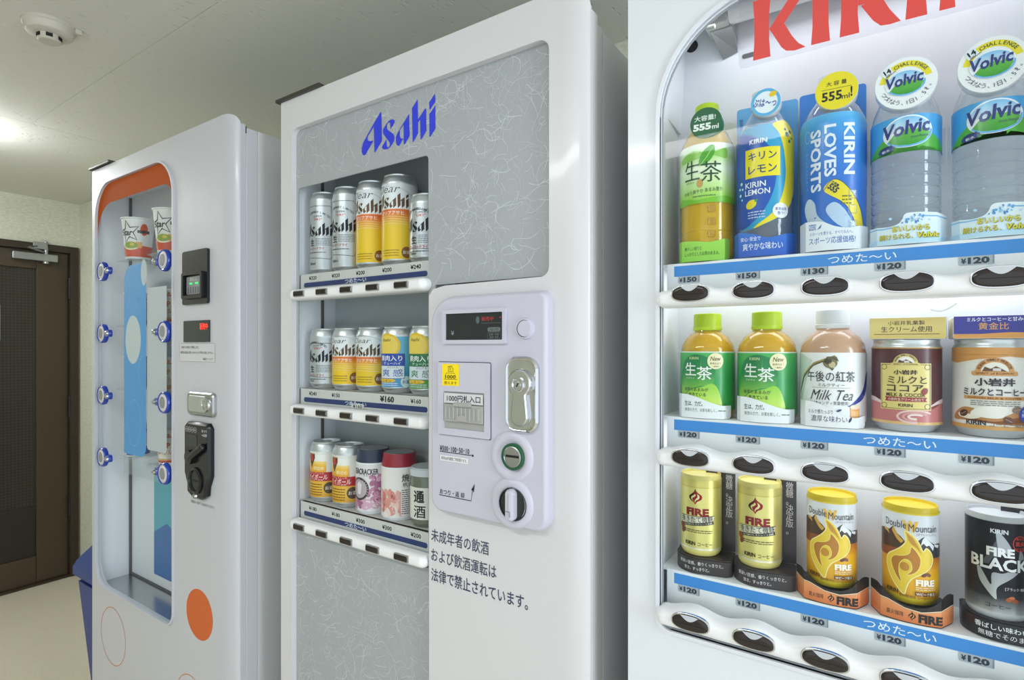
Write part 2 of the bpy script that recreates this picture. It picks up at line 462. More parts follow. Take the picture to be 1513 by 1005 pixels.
wallmat()
def floormat():
    m = mat('floor_vinyl', 'b7b0a0', .4); n, l = nodes(m); b = n['Principled BSDF']
    tc = n.new('ShaderNodeTexCoord'); nz = n.new('ShaderNodeTexNoise'); nz.inputs['Scale'].default_value = 90; nz.inputs['Detail'].default_value = 4
    cr = n.new('ShaderNodeValToRGB'); cr.color_ramp.elements[0].color = (*s2l(hx('cbc2ae')), 1); cr.color_ramp.elements[1].color = (*s2l(hx('e2d9c6')), 1)
    l.new(tc.outputs['Object'], nz.inputs[0]); l.new(nz.outputs[0], cr.inputs[0]); l.new(cr.outputs[0], b.inputs['Base Color'])
floormat()
mat('fibre_film', 'a6abaf', .4)
def doorglassmat():
    m = mat('door_glass', '37342f', .25); n, l = nodes(m); b = n['Principled BSDF']
    tc = n.new('ShaderNodeTexCoord'); mp = n.new('ShaderNodeMapping'); mp.inputs['Rotation'].default_value = (.78, 0, 0)
    ck = n.new('ShaderNodeTexChecker'); ck.inputs['Scale'].default_value = 90
    ck.inputs[1].default_value = (*s2l(hx('3c3933')), 1); ck.inputs[2].default_value = (*s2l(hx('302d28')), 1)
    l.new(tc.outputs['Object'], mp.inputs[0]); l.new(mp.outputs[0], ck.inputs[0]); l.new(ck.outputs[0], b.inputs['Base Color'])
doorglassmat()
mat('door_dark_panel', '262320', .5)

# ------------------------------------------------------------------ the room
CEIL = CAMH+.827
XW = -3.92; YB = 1.42
struct('floor', box(BM(), XW-.1, 1.9, -1.9, YB+.1, -.05, 0), 'floor_vinyl')
# ceiling boards with fine open joints between them
xs = [XW-.1, -2.637, -.817, 1.0, 3.2]; ys = [-3.4, -2.0, -.197, .713, YB+.1]
cb = BM()
for a, b in zip(xs, xs[1:]):
    for c, d in zip(ys, ys[1:]): box(cb, a+.0006, b-.0006, c+.0006, d-.0006, CEIL, CEIL+.03)
box(cb, XW-.1, 3.2, -3.4, YB+.1, CEIL+.0015, CEIL+.05)
struct('ceiling', cb, 'ceiling_board')
struct('wall_back', box(BM(), XW, 3.2, YB, YB+.1, 0, CEIL), 'wallpaper')
struct('wall_front', box(BM(), XW, -.75, -2.0, -1.9, 0, CEIL), 'wallpaper')
struct('column', box(BM(), XW, -3.45, 1.28, YB, 0, CEIL), 'wallpaper')
lw = BM(); box(lw, XW-.1, XW, 1.262, YB, 0, CEIL); box(lw, XW-.1, XW, -3.4, 1.262, 1.888, CEIL); box(lw, XW-.1, XW, -3.4, .30, 0, 1.888)
struct('wall_left', lw, 'wallpaper')
# the dark entrance door in the left wall
dr = thing('door_1', None, None, (XW, .78, 0)); dr['kind'] = 'structure'
fb = BM(); bbox(fb, XW-.09, XW+.018, 1.232, 1.272, 0, 1.90, .003); bbox(fb, XW-.09, XW+.018, .30, .335, 0, 1.90, .003); bbox(fb, XW-.09, XW+.018, .335, 1.232, 1.862, 1.90, .003)
bbox(fb, XW-.09, XW+.012, .30, 1.27, 0, .012, .003)
obj('door_frame', fb, 'door_bronze', dr)
lf = BM(); bbox(lf, XW-.055, XW-.012, 1.085, 1.230, .012, 1.86, .004); bbox(lf, XW-.055, XW-.012, .337, .47, .012, 1.86, .004)
bbox(lf, XW-.055, XW-.012, .47, 1.085, 1.76, 1.86, .004); bbox(lf, XW-.055, XW-.012, .47, 1.085, .012, .16, .004)
obj('door_leaf', lf, 'door_stile', dr)
obj('glass_panel', box(BM(), XW-.04, XW-.028, .47, 1.085, .44, 1.76), 'door_glass', dr, smooth=0)
lp = BM(); bbox(lp, XW-.04, XW-.022, .47, 1.085, .16, .44, .003)
obj('lower_panel', lp, 'door_dark_panel', dr)
for z in (1.60, .92, .35):
    hb = BM(); lathe(hb, [(0, 0), (.009, 0), (.009, .12), (0, .12)], 14, (XW+.004, 1.232, z)); obj('hinge', hb, 'black_plastic', dr)
cl = thing('door_closer', 'silver hydraulic door closer mounted across the top of the dark door', 'door closer', (XW-.012, 1.07, 1.80))
cb = BM(); bbox(cb, XW-.012, XW+.035, .97, 1.17, 1.80, 1.842, .006); lathe(cb, [(0, 0), (.016, 0), (.016, .012), (0, .012)], 16, (XW+.012, 1.12, 1.789)); obj('closer_body', cb, 'satin_metal', cl)
cb = BM(); tube(cb, [(XW+.012, 1.12, 1.85), (XW+.09, 1.02, 1.862), (XW+.012, 1.09, 1.885)], .006, 8); bbox(cb, XW+.018, XW+.03, 1.06, 1.12, 1.866, 1.905, .003)
lathe(cb, [(0, 0), (.010, 0), (.012, .03), (.008, .075), (0, .08)], 12, (XW+.012, 1.12, 1.84)); obj('closer_arm', cb, 'satin_metal', cl)
nt = thing('door_notice', 'white paper notice stuck on the glass of the dark door', 'notice', (XW-.027, .86, 1.36))
a = Art(); a.rect(-.05, 0, .075, .19, 'f0f0ee', 0)
a.build('sheet', lambda u, v, z: (XW-.0265+z, .86+u, 1.36+v), 'print_satin', nt, world=True)

# smoke detector on the ceiling
sd = thing('smoke_detector', 'round cream smoke detector fixed to the ceiling', 'smoke detector', (-1.79, .52, CEIL))
b = BM(); lathe(b, [(0, 0), (.056, 0), (.056, -.007), (.053, -.009), (.050, -.022), (.046, -.026), (.028, -.029), (0, -.029)], 48, (-1.79, .52, CEIL)); obj('housing', b, 'smoke_cream', sd)
b = BM(); lathe(b, [(.0255, -.028), (.0255, -.041), (.022, -.044), (0, -.044)], 40, (-1.79, .52, CEIL)); obj('sensor_cap', b, 'smoke_cream', sd)
for i in range(6):
    t = i*pi/3-.28; b = BM(); t2 = BM(); box(t2, .0225, .0262, -.0068, .0068, -.0390, -.0300)
    bmesh.ops.rotate(t2, verts=t2.verts, cent=(0, 0, 0), matrix=Matrix.Rotation(t, 3, 'Z')); bmesh.ops.translate(t2, verts=t2.verts, vec=(-1.79, .52, CEIL)); join(b, t2)
    obj('vent_slot', b, 'pure_black', sd, smooth=0)
b = BM(); bbox(b, -1.766, -1.750, .563, .578, CEIL-.012, CEIL, .002); obj('base_clip', b, 'smoke_cream', sd)

# blue waste bin behind the first machine
tb = thing('waste_bin', 'blue plastic waste bin with slanted lid behind the leftmost vending machine', 'waste bin', (-2.06, .86, 0))
b = BM()
def frus(bm, x0, x1, y0, y1, z0, i, z1):
    lo = [(x0+i, y0+i, z0), (x1-i, y0+i, z0), (x1-i, y1-i, z0), (x0+i, y1-i, z0)]; hi = [(x0, y0, z1), (x1, y0, z1), (x1, y1, z1), (x0, y1, z1)]
    L = [bm.verts.new(p) for p in lo]; H = [bm.verts.new(p) for p in hi]
    bm.faces.new(L[::-1]); bm.faces.new(H)
    for k in range(4): bm.faces.new((L[k], L[(k+1) % 4], H[(k+1) % 4], H[k]))
frus(b, -2.205, -1.925, .712, 1.01, 0, .045, .575); bmesh.ops.bevel(b, geom=b.edges[:], offset=.012, segments=2, affect='EDGES'); obj('bin_body', b, 'bin_blue', tb)
b = BM(); z = .56
v = [b.verts.new(p) for p in ((-2.215, .702, .575), (-1.915, .702, .575), (-1.915, 1.02, .575), (-2.215, 1.02, .575), (-2.215, .702, .622), (-1.915, .702, .622), (-1.915, 1.02, .622), (-2.215, 1.02, .622), (-2.10, .73, .712), (-1.925, .73, .712), (-1.925, .99, .712), (-2.10, .99, .712))]
for f in ((3, 2, 1, 0), (0, 1, 5, 4), (1, 2, 6, 5), (2, 3, 7, 6), (3, 0, 4, 7), (4, 5, 9, 8), (5, 6, 10, 9), (6, 7, 11, 10), (7, 4, 8, 11), (8, 9, 10, 11)): b.faces.new([v[i] for i in f])
bmesh.ops.bevel(b, geom=b.edges[:], offset=.01, segments=2, affect='EDGES'); obj('bin_lid', b, 'bin_blue', tb)

# ------------------------------------------------------------------ common machine parts
def corner_strip(bm, x, y, rx, ry, z0, z1, drop=0, seg=14, mi=0):
    """vertical strip rounding the front (y) into the right side (x), its top falling a little toward the side"""
    A = []; B = []
    for i in range(seg+1):
        t = pi/2*i/seg; px = x-rx+rx*sin(t); py = y+ry-ry*cos(t)
        A.append(bm.verts.new((px, py, z0))); B.append(bm.verts.new((px, py, z1-drop*(i/seg)**2)))
    for i in range(seg): bm.faces.new((A[i], A[i+1], B[i+1], B[i])).material_index = mi
    c0 = bm.verts.new((x-rx, y+ry, z1))
    for i in range(seg): bm.faces.new((B[i], B[i+1], c0)).material_index = mi
def bar_loft(bm, x0, x1, topf, botf, yb, yf, xs):
    """softly rounded horizontal bar, closed and tapered at both ends"""
    rings = []
    for x in xs:
        tz, bz = topf(x), botf(x); mid, half = (tz+bz)/2, (tz-bz)/2; e = max(0.02, min(1, min(x-x0, x1-x)/half*1.0)); k = sqrt(1-(1-e)**2); ring = []
        for i in range(15):
            t = pi/2-pi*i/14; c, q = abs(cos(t))**.55, abs(sin(t))**.75*(1 if sin(t) >= 0 else -1)
            ring.append(bm.verts.new((x, yb-(yb-yf)*c*(.25+.75*k), mid+half*k*q)))
        rings.append(ring)
    for A, B in zip(rings, rings[1:]):
        for i in range(14): bm.faces.new((A[i], A[i+1], B[i+1], B[i]))
    bm.faces.new(rings[0]); bm.faces.new(rings[-1][::-1]); bmesh.ops.recalc_face_normals(bm, faces=bm.faces[:]); return bm
def bar_xs(x0, x1, step):
    a = [x0+.0002, x0+.0008, x0+.0018, x0+.003, x0+.005, x0+.0075, x0+.0105, x0+.014]; b = [x0+x1-q for q in a][::-1]; m = []; x = a[-1]+step
    while x < b[0]-step/2: m.append(x); x += step
    return a+m+b
def hood_bracket(parent, x0, x1, y, z):
    b = BM(); bbox(b, x0, x1, y-.012, y+.09, z, z+.007, .002); bbox(b, x0+.01, x1-.02, y+.02, y+.07, z+.007, z+.012, .002)
    obj('top_bracket', b, 'bracket_steel', parent)
def feet(parent, xs, ys):
    for x in xs:
        for y in ys:
            b = BM(); lathe(b, [(0, 0), (.022, 0), (.022, .012), (.012, .014), (.012, .06), (0, .06)], 16, (x, y, 0)); obj('foot', b, 'grey_plastic', parent)

# ================================================================== machine 1: instant noodle machine with dial buttons
F1 = .65
m1 = thing('vending_machine', 'white instant noodle vending machine with orange dots and blue dial buttons', 'vending machine', (-1.52, .95, 0))
hole = rrect(-1.868, -1.418, .655, 1.782, (.07, .035, .09, .09), 10)
XS1 = -1.152
b = BM(); plate(b, rrect(-1.897, -1.202, .07, 1.830, (.004, 0, 0, .006), 3), [hole], F1, F1+.012)
corner_strip(b, XS1, F1, .05, .013, .07, 1.830, .022); box(b, -1.202, XS1, F1+.013, F1+.0245, .07, 1.806)
box(b, -1.897, -1.885, F1+.012, F1+.036, .07, 1.83); box(b, -1.897, -1.20, F1+.012, F1+.030, 1.80, 1.826)
obj('front_panel', b, 'noodle_white', m1)
b = BM(); bbox(b, XS1-.01, XS1+.0002, F1+.0262, F1+.0515, .07, 1.800, .0008, 1); obj('side_trim', b, 'noodle_white', m1)
b = BM(); bbox(b, XS1-.004, XS1+.0004, F1+.0240, F1+.0266, 1.788, 1.8035, .0005, 1); obj('top_latch', b, 'dark_trim', m1)
b = BM(); box(b, XS1-.01, XS1-.0015, F1+.020, F1+.06, .07, 1.795); obj('seam_backing', b, 'rail_grey', m1, smooth=0)
# body shell with the display well left open
b = BM(); box(b, -1.893, XS1, .80, 1.25, .07, 1.80); box(b, -1.893, -1.885, F1+.036, .80, .07, 1.80); box(b, -1.41, XS1, F1+.0527, .80, .07, 1.80)
box(b, -1.885, -1.41, F1+.036, .80, 1.79, 1.80); box(b, -1.885, -1.41, F1+.036, .80, .07, .63); obj('cabinet', b, 'machine_side', m1, smooth=0)
b = BM()
for fr in ((-1.885, -1.881, F1+.014, .744, .648, 1.79), (-1.414, -1.41, F1+.014, .744, .648, 1.79), (-1.881, -1.414, .744, .76, .648, 1.79), (-1.881, -1.414, F1+.014, .744, 1.77, 1.79)): box(b, *fr)
obj('display_lining', b, 'inner_white', m1, smooth=0)
obj('display_floor', bbox(BM(), -1.881, -1.414, F1+.014, .744, .63, .648, .001), 'brushed_floor', m1)
b = BM(); box(b, -1.8812, -1.877, .737, .7438, .648, 1.77); box(b, -1.881, -1.414, .7405, .7438, .648, .653); obj('gasket_strip', b, 'gasket', m1, smooth=0)
obj('window_pane', plate(BM(), rrect(-1.867, -1.419, .656, 1.781, (.07, .035, .09, .09), 10), (), F1+.003, F1+.005), 'pane_glass', m1, smooth=0)
# orange arch printed inside the pane
def resample(P, n):
    L = [0]
    for p, q in zip(P, P[1:]): L.append(L[-1]+sqrt((q[0]-p[0])**2+(q[1]-p[1])**2))
    out = []; k = 0
    for i in range(n+1):
        d = L[-1]*i/n
        while k < len(L)-2 and L[k+1] < d: k += 1
        t = (d-L[k])/((L[k+1]-L[k]) or 1); out.append((P[k][0]+(P[k+1][0]-P[k][0])*t, P[k][1]+(P[k+1][1]-P[k][1])*t))
    return out
def arcs(cx, cz, r, a0, a1, n=12): return [(cx+r*cos(a0+(a1-a0)*i/n), cz+r*sin(a0+(a1-a0)*i/n)) for i in range(n+1)]
a = Art(); oo = resample([(-1.420, 1.672)]+arcs(-1.510, 1.690, .090, 0, pi/2)+arcs(-1.776, 1.690, .090, pi/2, pi)+[(-1.866, 1.635)], 60)
ii = resample([(-1.4203, 1.668)]+arcs(-1.4758, 1.669, .0555, .03, pi/2)+arcs(-1.7755, 1.6345, .0900, pi/2, pi-.02)+[(-1.8657, 1.628)], 60)
a._add(oo+ii, [(k, k+1, 62+k, 61+k) for k in range(60)], 'b4500c', 0)
a.build('orange_arch', lambda u, v, z: (u, F1+.0026-z, v), 'print_matte', m1, world=True)
b = BM(); plate(b, rrect(-1.872, -1.414, .651, 1.786, (.074, .039, .094, .094), 10), [rrect(-1.867, -1.419, .656, 1.781, (.07, .035, .09, .09), 10)], F1-.004, F1+.004); obj('window_rim', b, 'noodle_white', m1)
# printed dots
for nm, rings in (('orange_dot', None), ('dot_outline', [(-1.757, .535, .079, .0022)]), ('dot_outline', [(-1.338, .50, .068, .0022), (-1.338, .50, .052, .0014)])):
    a = Art()
    if rings is None: a.ell(-1.2976, .718, .058, .057, 'd2601e', 0, 48)
    else:
        for x, z, r, w in rings: a.ring(x, z, r, r*.99, w, 'd08a5c', 0, 64)
    a.build(nm, lambda u, v, z: (u, F1-.0003-z, v), 'print_satin', m1, world=True)
hood_bracket(m1, -1.905, -1.77, F1+.005, 1.832)
# dial buttons
def dial(x, z, s, first=[None]):
    y = F1+.0027
    b = BM(); lathe(b, [(.0265, 0), (.0272, .004), (.0264, .0090), (.0240, .0112), (.0215, .0100), (.0215, .006), (0, .006)], 36, (x, y, z), 'y')
    t = BM(); dome(t, rrect(.014, .050, -.010, .010, .009, 5) if s > 0 else rrect(-.050, -.014, -.010, .010, .009, 5), ((0, y), (0, y-.007), (.002, y-.0095)))
    bmesh.ops.translate(t, verts=t.verts, vec=(x, 0, z)); join(b, t); k = obj('dial_button', b, 'blue_plastic', m1)
    b = BM(); lathe(b, [(.0213, .0055), (.0213, .0098), (.0150, .0116), (.0140, .0100), (0, .0104)], 30, (x, y, z), 'y'); obj('dial_face', b, 'rail_grey', k)
    b = BM(); lathe(b, [(.0135, .0100), (.0128, .0118), (0, .0124)], 24, (x, y, z), 'y'); obj('dial_centre', b, 'grey_plastic', k)
    b = BM(); lathe(b, [(.007, .009), (.006, .014), (.003, .016), (0, .016)], 16, (x+s*.041, y, z), 'y'); obj('pointer_lamp', b, 'chrome', k)
for z in (1.536, 1.363, 1.191, 1.0185):
    dial(-1.8165, z, 1); dial(-1.4565, z, -1)
# right hand fittings
b = BM(); plate(b, rrect(-1.364, -1.252, 1.423, 1.546, .006, 4), (), F1-.006, F1); pl = obj('bill_acceptor', b, 'black_plastic', m1)
b = BM(); plate(b, rrect(-1.352, -1.262, 1.436, 1.495, .004, 4), [rrect(-1.345, -1.269, 1.443, 1.489, .003, 3)], F1-.014, F1-.006); obj('slot_bezel', b, 'black_plastic', pl)
b = BM(); plate(b, rrect(-1.340, -1.275, 1.446, 1.486, .003, 3), (), F1-.0075, F1-.006); obj('slot_plate', b, 'grey_plastic', pl)
a = Art(); a.text('BILL', -1.306, 1.480, .034, .0075, 'd8d8d8'); 
for i in range(5): a.rect(-1.333+i*.011, 1.448, -1.330+i*.011, 1.462, '404248')
a.build('slot_print', lambda u, v, z: (u, F1-.0078-z, v), 'print_satin', pl, world=True)
for x in (-1.318, -1.292):
    b = BM(); bbox(b, x-.005, x+.005, F1-.010, F1-.0075, 1.468, 1.472, .0008, 1); obj('lamp', b, 'led_green', pl)
b = BM(); plate(b, rrect(-1.364, -1.250, 1.337, 1.386, .002, 3), (), F1-.003, F1); pl = obj('price_display', b, 'display_glass', m1)
a = Art(); a.text('販売中', -1.272, 1.372, .034, .015, 'ff3020', bold=.02); a.build('lamp_lettering', lambda u, v, z: (u, F1-.0032-z, v), 'led_red', pl, world=True)
a = Art(); a.rr(-1.389, 1.290, -1.229, 1.336, .002, 'cfd0d4', 0); a.line(rrect(-1.387, -1.231, 1.292, 1.334, .002, 3), .0008, '888a90', 1, True)
a.text('お釣りは7枚まで準備します。', -1.338, 1.325, .080, .006, '202020', bold=.02); a.text('紙幣は商品を買いませんと千円札を返しません。', -1.309, 1.313, .146, .006, '202020', bold=.02); a.text('商品ケーシング', -1.259, 1.299, .042, .0055, '202020', bold=.02)
a.build('notice_sticker', lambda u, v, z: (u, F1-.0005-z, v), 'print_satin', m1, world=True)
b = BM(); dome(b, rrect(-1.337, -1.222, 1.171, 1.224, .012, 5), ((0, F1), (0, F1-.006), (.003, F1-.009))); lk = obj('lock_plate', b, 'satin_metal', m1)
b = BM(); dome(b, rrect(-1.327, -1.247, 1.179, 1.216, .008, 5), ((0, F1-.009), (.001, F1-.0105))); obj('lock_handle', b, 'chrome', lk)
b = BM(); lathe(b, [(.017, .009), (.016, .013), (.010, .014), (.009, .012), (0, .012)], 28, (-1.252, F1, 1.1975), 'y'); obj('keyhole', b, 'chrome', lk)
b = BM(); dome(b, [(-1.342, 1.04), (-1.330, 1.015), (-1.328, .995), (-1.305, .984), (-1.27, .984), (-1.249, .995), (-1.246, 1.015), (-1.233, 1.04), (-1.233, 1.145), (-1.245, 1.156), (-1.330, 1.156), (-1.342, 1.145)], ((0, F1), (0, F1-.008), (.005, F1-.013))); cu = obj('coin_unit', b, 'black_plastic', m1)
b = BM(); t = BM(); bbox(t, -.036, .036, F1-.026, F1-.012, -.008, .008, .006, 3); bmesh.ops.rotate(t, verts=t.verts, cent=(0, F1, 0), matrix=Matrix.Rotation(RAD(-28), 3, 'Y')); bmesh.ops.translate(t, verts=t.verts, vec=(-1.275, 0, 1.092)); join(b, t)
lathe(b, [(.016, .012), (.016, .022), (0, .023)], 24, (-1.305, F1, 1.078), 'y'); obj('return_lever', b, 'black_plastic', cu)
b = BM(); plate(b, rrect(-1.330, -1.282, 1.10, 1.128, .004, 3), (), F1-.0137, F1-.012); obj('coin_window', b, 'display_glass', cu)
b = BM(); lathe(b, [(.030, .012), (.030, .016), (.024, .018), (.022, .014), (0, .014)], 32, (-1.288, F1, 1.026), 'y'); obj('coin_mouth', b, 'black_plastic', cu)
b = BM(); bbox(b, -1.297, -1.277, F1-.0150, F1-.013, 1.024, 1.029, .0008, 1); obj('coin_slot', b, 'pure_black', cu)
b = BM(); lathe(b, [(.007, .012), (.005, .018), (0, .018)], 16, (-1.288, F1, .992), 'y'); obj('unit_screw', b, 'satin_metal', cu)
a = Art()
for i, t in enumerate(('10', '50', '100', '500')): a.ring(-1.327+i*.0125, 1.139, .0062, .0062, .0008, 'c0c0c4', 1, 20); a.text(t, -1.327+i*.0125, 1.139, .008, .0045, 'c0c0c4')
a.build('denomination_print', lambda u, v, z: (u, F1-.0133-z, v), 'print_satin', cu, world=True); a = Art()
a.text('おつり', -1.250, 1.140, .022, .0065, 'd0d0d4', bold=.02); a.text('→返却', -1.250, 1.131, .022, .0065, 'd0d0d4', bold=.02); a.build('change_print', lambda u, v, z: (u, F1-.0133-z, v), 'print_satin', cu, world=True)
a = Art(); a.text('商品は一個ずつお取りください。', -1.283, .971, .102, .0065, '404044', bold=.01); a.build('small_print', lambda u, v, z: (u, F1-.0004-z, v), 'print_satin', m1, world=True)
feet(m1, (-1.83, -1.21), (.70, 1.2))
# clear curved insert with blue strip and white board standing in the display
b = BM()
ins = thing('display_sign', 'tall blue translucent sign with white spots inside the noodle machine', 'sign', (-1.60, .672, 1.045))
a = Art(); a.poly(rrect(-.118, .012, 0, .503, (.004, .03, .006, .045), 6), '4c9ee0', 0); a.ell(-.062, .305, .046, .064, 'cdd6da', 1, 36); a.ell(.0, .478, .016, .034, 'c4ced4', 1, 24)
a.ring(-.055, .085, .040, .062, .0016, '86bfea', 1, 40); a.ring(-.115, .43, .036, .05, .0016, '86bfea', 1, 40, -1.3, 1.4); a.ring(.0, .22, .03, .045, .0016, '86bfea', 1, 40, 1.6, 4.6)
a.build('blue_strip', lambda u, v, z: (-1.595+u, .6585-z+.0020*((u+.05)/.065)**2*.5, 1.040+v), 'print_satin', ins, world=True, du=.02)
a = Art(); a.poly(rrect(.012, .118, .022, .437, (.01, .01, .004, .004), 4), 'c9ced4', 0); a.build('white_board', lambda u, v, z: (-1.595+u, .6612-z, 1.040+v), 'print_satin', ins, world=True)
b = BM(); box(b, -1.716, -1.478, .6600, .6606, .985, 1.03); obj('holder', b, 'clear_sheet', ins, smooth=0)
ps = thing('display_poster', 'turquoise and blue poster on the back wall of the noodle machine display', 'poster', (-1.60, .743, .68))
a = Art(); a.rect(-1.735, .680, -1.42, .962, '5fb4c8', 0); a.poly([(-1.735, .68), (-1.42, .68), (-1.42, .80), (-1.52, .795), (-1.66, .835), (-1.735, .80)], '3f74b8', 1)
a.build('poster_sheet', lambda u, v, z: (u, .7432-z, v), 'print_satin', ps, world=True)

# noodle cups
def cup_prof(r0, r1, h): return [(0, .003), (r0*.9, .003), (r0*.92, 0), (r0, 0), (r0*1.01, .004), (r1, h-.004), (r1+.0028, h-.003), (r1+.003, h), (r1, h), (0, h-.001)]
def star_poly(cx, cy, R, rot=.2, k=.42): return [(cx+(R if i % 2 == 0 else R*k)*cos(rot+pi/2+i*pi/5), cy+(R if i % 2 == 0 else R*k)*sin(rot+pi/2+i*pi/5)) for i in range(10)]
def noodle_cup(loc, label, style, rz=0):
    t = thing('noodle_cup', label, 'noodle cup', loc, 'noodle cups on the display rack', rz); h = .112 if style == 'star' else .088; r0, r1 = (.029, .0390) if style == 'star' else (.026, .0325)
    P = cup_prof(r0, r1, h); obj('cup', lathe(BM(), P, 48), 'cup_white', t, world=False)
    a = Art(); w = pi*r1*.98
    if style == 'star':
        a.line(star_poly(-.006, .072, .031), .003, '3a3634', 2, True); a.text('Star', -.012, .071, .036, .017, '3a3634', 3, .02, .2)
        a.rect(.018, .070, .05, .078, '46403e', 2); a.ell(.035, .080, .010, .016, 'd8583a', 1)
        a.rect(-w, .006, w, .036, 'd6543a', 1); a.ell(-.002, .036, .026, .012, 'e8e2c8', 2); a.ell(-.002, .037, .021, .009, '8ea84c', 3); a.ell(.003, .039, .007, .004, 'd8c24a', 4); a.rect(.012, .03, .03, .046, 'e6a85a', 3); a.rect(-w, .003, w, .006, 'e8e8e6', 2)
    else:
        c = {'red': 'd4543c', 'orange': 'e0a070', 'blue': '3c64b4'}[style]
        a.rect(-w, .006, w, .012, c, 1); a.rect(-w, .070, w, .073, c, 1)
        for i in range(-9, 10): a.rect(i*.011-.002, .074, i*.011+.003, .080, 'd89050', 1)
        a.rr(-.024, .020, .024, .062, .004, 'efe6d4', 1); a.text('CUP', -.002, .050, .034, .014, c, 2, .03); a.text('ヌードル', -.002, .032, .040, .012, c, 2, .02); a.rect(-w, .013, w, .016, 'd8b24a', 1)
        if style == 'blue': a.rect(-w, .005, w, .028, '3c64b4', 3); a.ell(0, .02, .016, .010, 'd8b068', 4)
    R = prof_fn([(r0*1.01, .004), (r1, h-.004)], r1); a.build('cup_print', on_cyl(R, .0004), 'print_gloss', t, du=.006, vcuts=(.02, .04, .06, .08)); return t
cups = []
for c, x in enumerate((-1.728, -1.543)):
    for r, z in enumerate((1.566, 1.385, 1.212, 1.025)):
        st = 'star' if r == 0 else ('blue' if (r == 3 and c == 0) else ('red' if r != 2 else 'orange'))
        side = ('left of the blue sign', 'by the right row of dials')[c]
        lab = ['white noodle cup with a star outline, topmost %s', 'small red banded noodle cup second from top %s', 'small orange banded noodle cup third from top %s',
               ('lowest blue banded noodle cup %s' if c == 0 else 'lowest red banded noodle cup %s')][r] % side
        noodle_cup((x, .7003, z), lab, st, RAD(38))
        b = BM(); w = .041 if r == 0 else .037
        bbox(b, x-w, x+w, .662, .743, z-.0045, z-.0006, .001, 1); obj('cup_shelf', b, 'clear_sheet', m1)

# ================================================================== machine 2: beer machine
F2 = .69
m2 = thing('vending_machine', 'tall grey-fronted beer vending machine with blue lettering standing in the middle', 'vending machine', (-.69, 1.0, 0))
P_ = rrect(-1.011, -.4035, 1.4277, 1.770, (0, .016, .018, .018), 6)
hole = [(-.634, .30), (-.634, 1.4115), (-.625, 1.4215), (-.60, 1.426)]+[p for p in rrect(-1.011, -.4035, 1.4277, 1.770, (0, .014, .018, .018), 6)][1:]
hole = [p for p in hole if not (abs(p[0]+1.011) < 1e-6 and abs(p[1]-1.4277) < 1e-6)]+[(-1.011, .30)]
b = BM(); plate(b, [(-1.047, .06), (-.380, .06), (-.380, 1.832), (-1.047, 1.832)], [hole], F2, F2+.016)
XS2 = -.343
corner_strip(b, XS2, F2, .037, .012, .06, 1.832, .034); box(b, -.380, XS2, F2+.012, F2+.0135, .06, 1.80); box(b, -1.047, -1.03, F2+.016, F2+.036, .06, 1.83); box(b, -1.03, -.385, F2+.016, F2+.030, 1.79, 1.828)
obj('front_frame', b, 'machine_white', m2)
b = BM(); bbox(b, XS2-.012, XS2, F2+.0150, F2+.0335, .06, 1.797, .001, 1); obj('side_trim', b, 'machine_white', m2)
b = BM(); bbox(b, XS2-.012, XS2-.001, F2+.0345, F2+.0515, .06, 1.786, .001, 1); obj('side_gasket', b, 'rail_grey', m2)
b = BM(); box(b, XS2-.014, XS2-.003, F2+.012, F2+.056, .06, 1.78); obj('seam_backing', b, 'gasket', m2, smooth=0)
b = BM(); box(b, -1.04, XS2-.001, .84, 1.39, .06, 1.782); box(b, -.58, XS2-.001, F2+.0535, .84, .06, 1.782); box(b, -1.04, -1.02, F2+.036, .84, .06, 1.772)
box(b, -1.02, -.58, F2+.036, .84, 1.74, 1.772); box(b, -1.02, -.58, F2+.036, .84, .06, .93); obj('cabinet', b, 'machine_side', m2, smooth=0)
# grey fibre-film sheet with the display window cut out
hz0, hz1 = .952, 1.651
win = rrect(-1.0045, -.6455, hz0, hz1, (.004, .004, .008, .004), 5)
po = [(-.630, .29), (-.630, 1.43), (-.398, 1.43), (-.398, 1.776), (-1.0165, 1.776), (-1.0165, .29)]
fs = obj('fibre_sheet', plate(BM(), po, [win], F2+.011, F2+.014), 'fibre_film', m2, smooth=0)
a = Art(); rd = random.Random(11); nf = 0
def on_sheet(x, z): return -1.0155 < x < -.399 and .55 < z < 1.774 and (x < -.634 or z > 1.43) and not (-1.009 < x < -.641 and .946 < z < 1.656)
while nf < 1500:
    x, z = rd.uniform(-1.015, -.40), rd.uniform(.55, 1.773); d = rd.uniform(0, 2*pi); bend = rd.gauss(0, .17); n = rd.randint(4, 11); L = rd.uniform(.0025, .0055); P = [(x, z)]
    for _ in range(n): d += bend+rd.gauss(0, .15); x += L*cos(d); z += L*sin(d); P.append((x, z))
    if all(on_sheet(*p) for p in P): a.line(P, rd.choice((.0005, .0007, .0010)), rd.choice(('bec4c8', 'c8ced2', 'd4dade')), rd.uniform(0, 1.5)); nf += 1
a.build('fibre_print', lambda u, v, z: (u, F2+.0108-z, v), 'print_satin', fs, world=True)
obj('window_pane', plate(BM(), rrect(-1.0045, -.6455, hz0, hz1, .004, 3), (), F2+.012, F2+.0135), 'pane_glass', m2, smooth=0)
a = Art(); a.asahi((-.8115-.6293)/2, 1.7145, .1822, '2438d8', 0); a.build('logo', lambda u, v, z: (u, F2+.0104-z, v), 'print_gloss', m2, world=True)
b = BM(); box(b, -1.0195, -1.0125, F2+.016, .80, .93, 1.74); obj('display_lining', b, 'inner_white', m2, smooth=0)
b = BM(); box(b, -1.0125, -.59, .80, .812, .93, 1.74); box(b, -.598, -.592, F2+.016, .80, .93, 1.74); obj('display_back', b, 'inner_grey', m2, smooth=0)
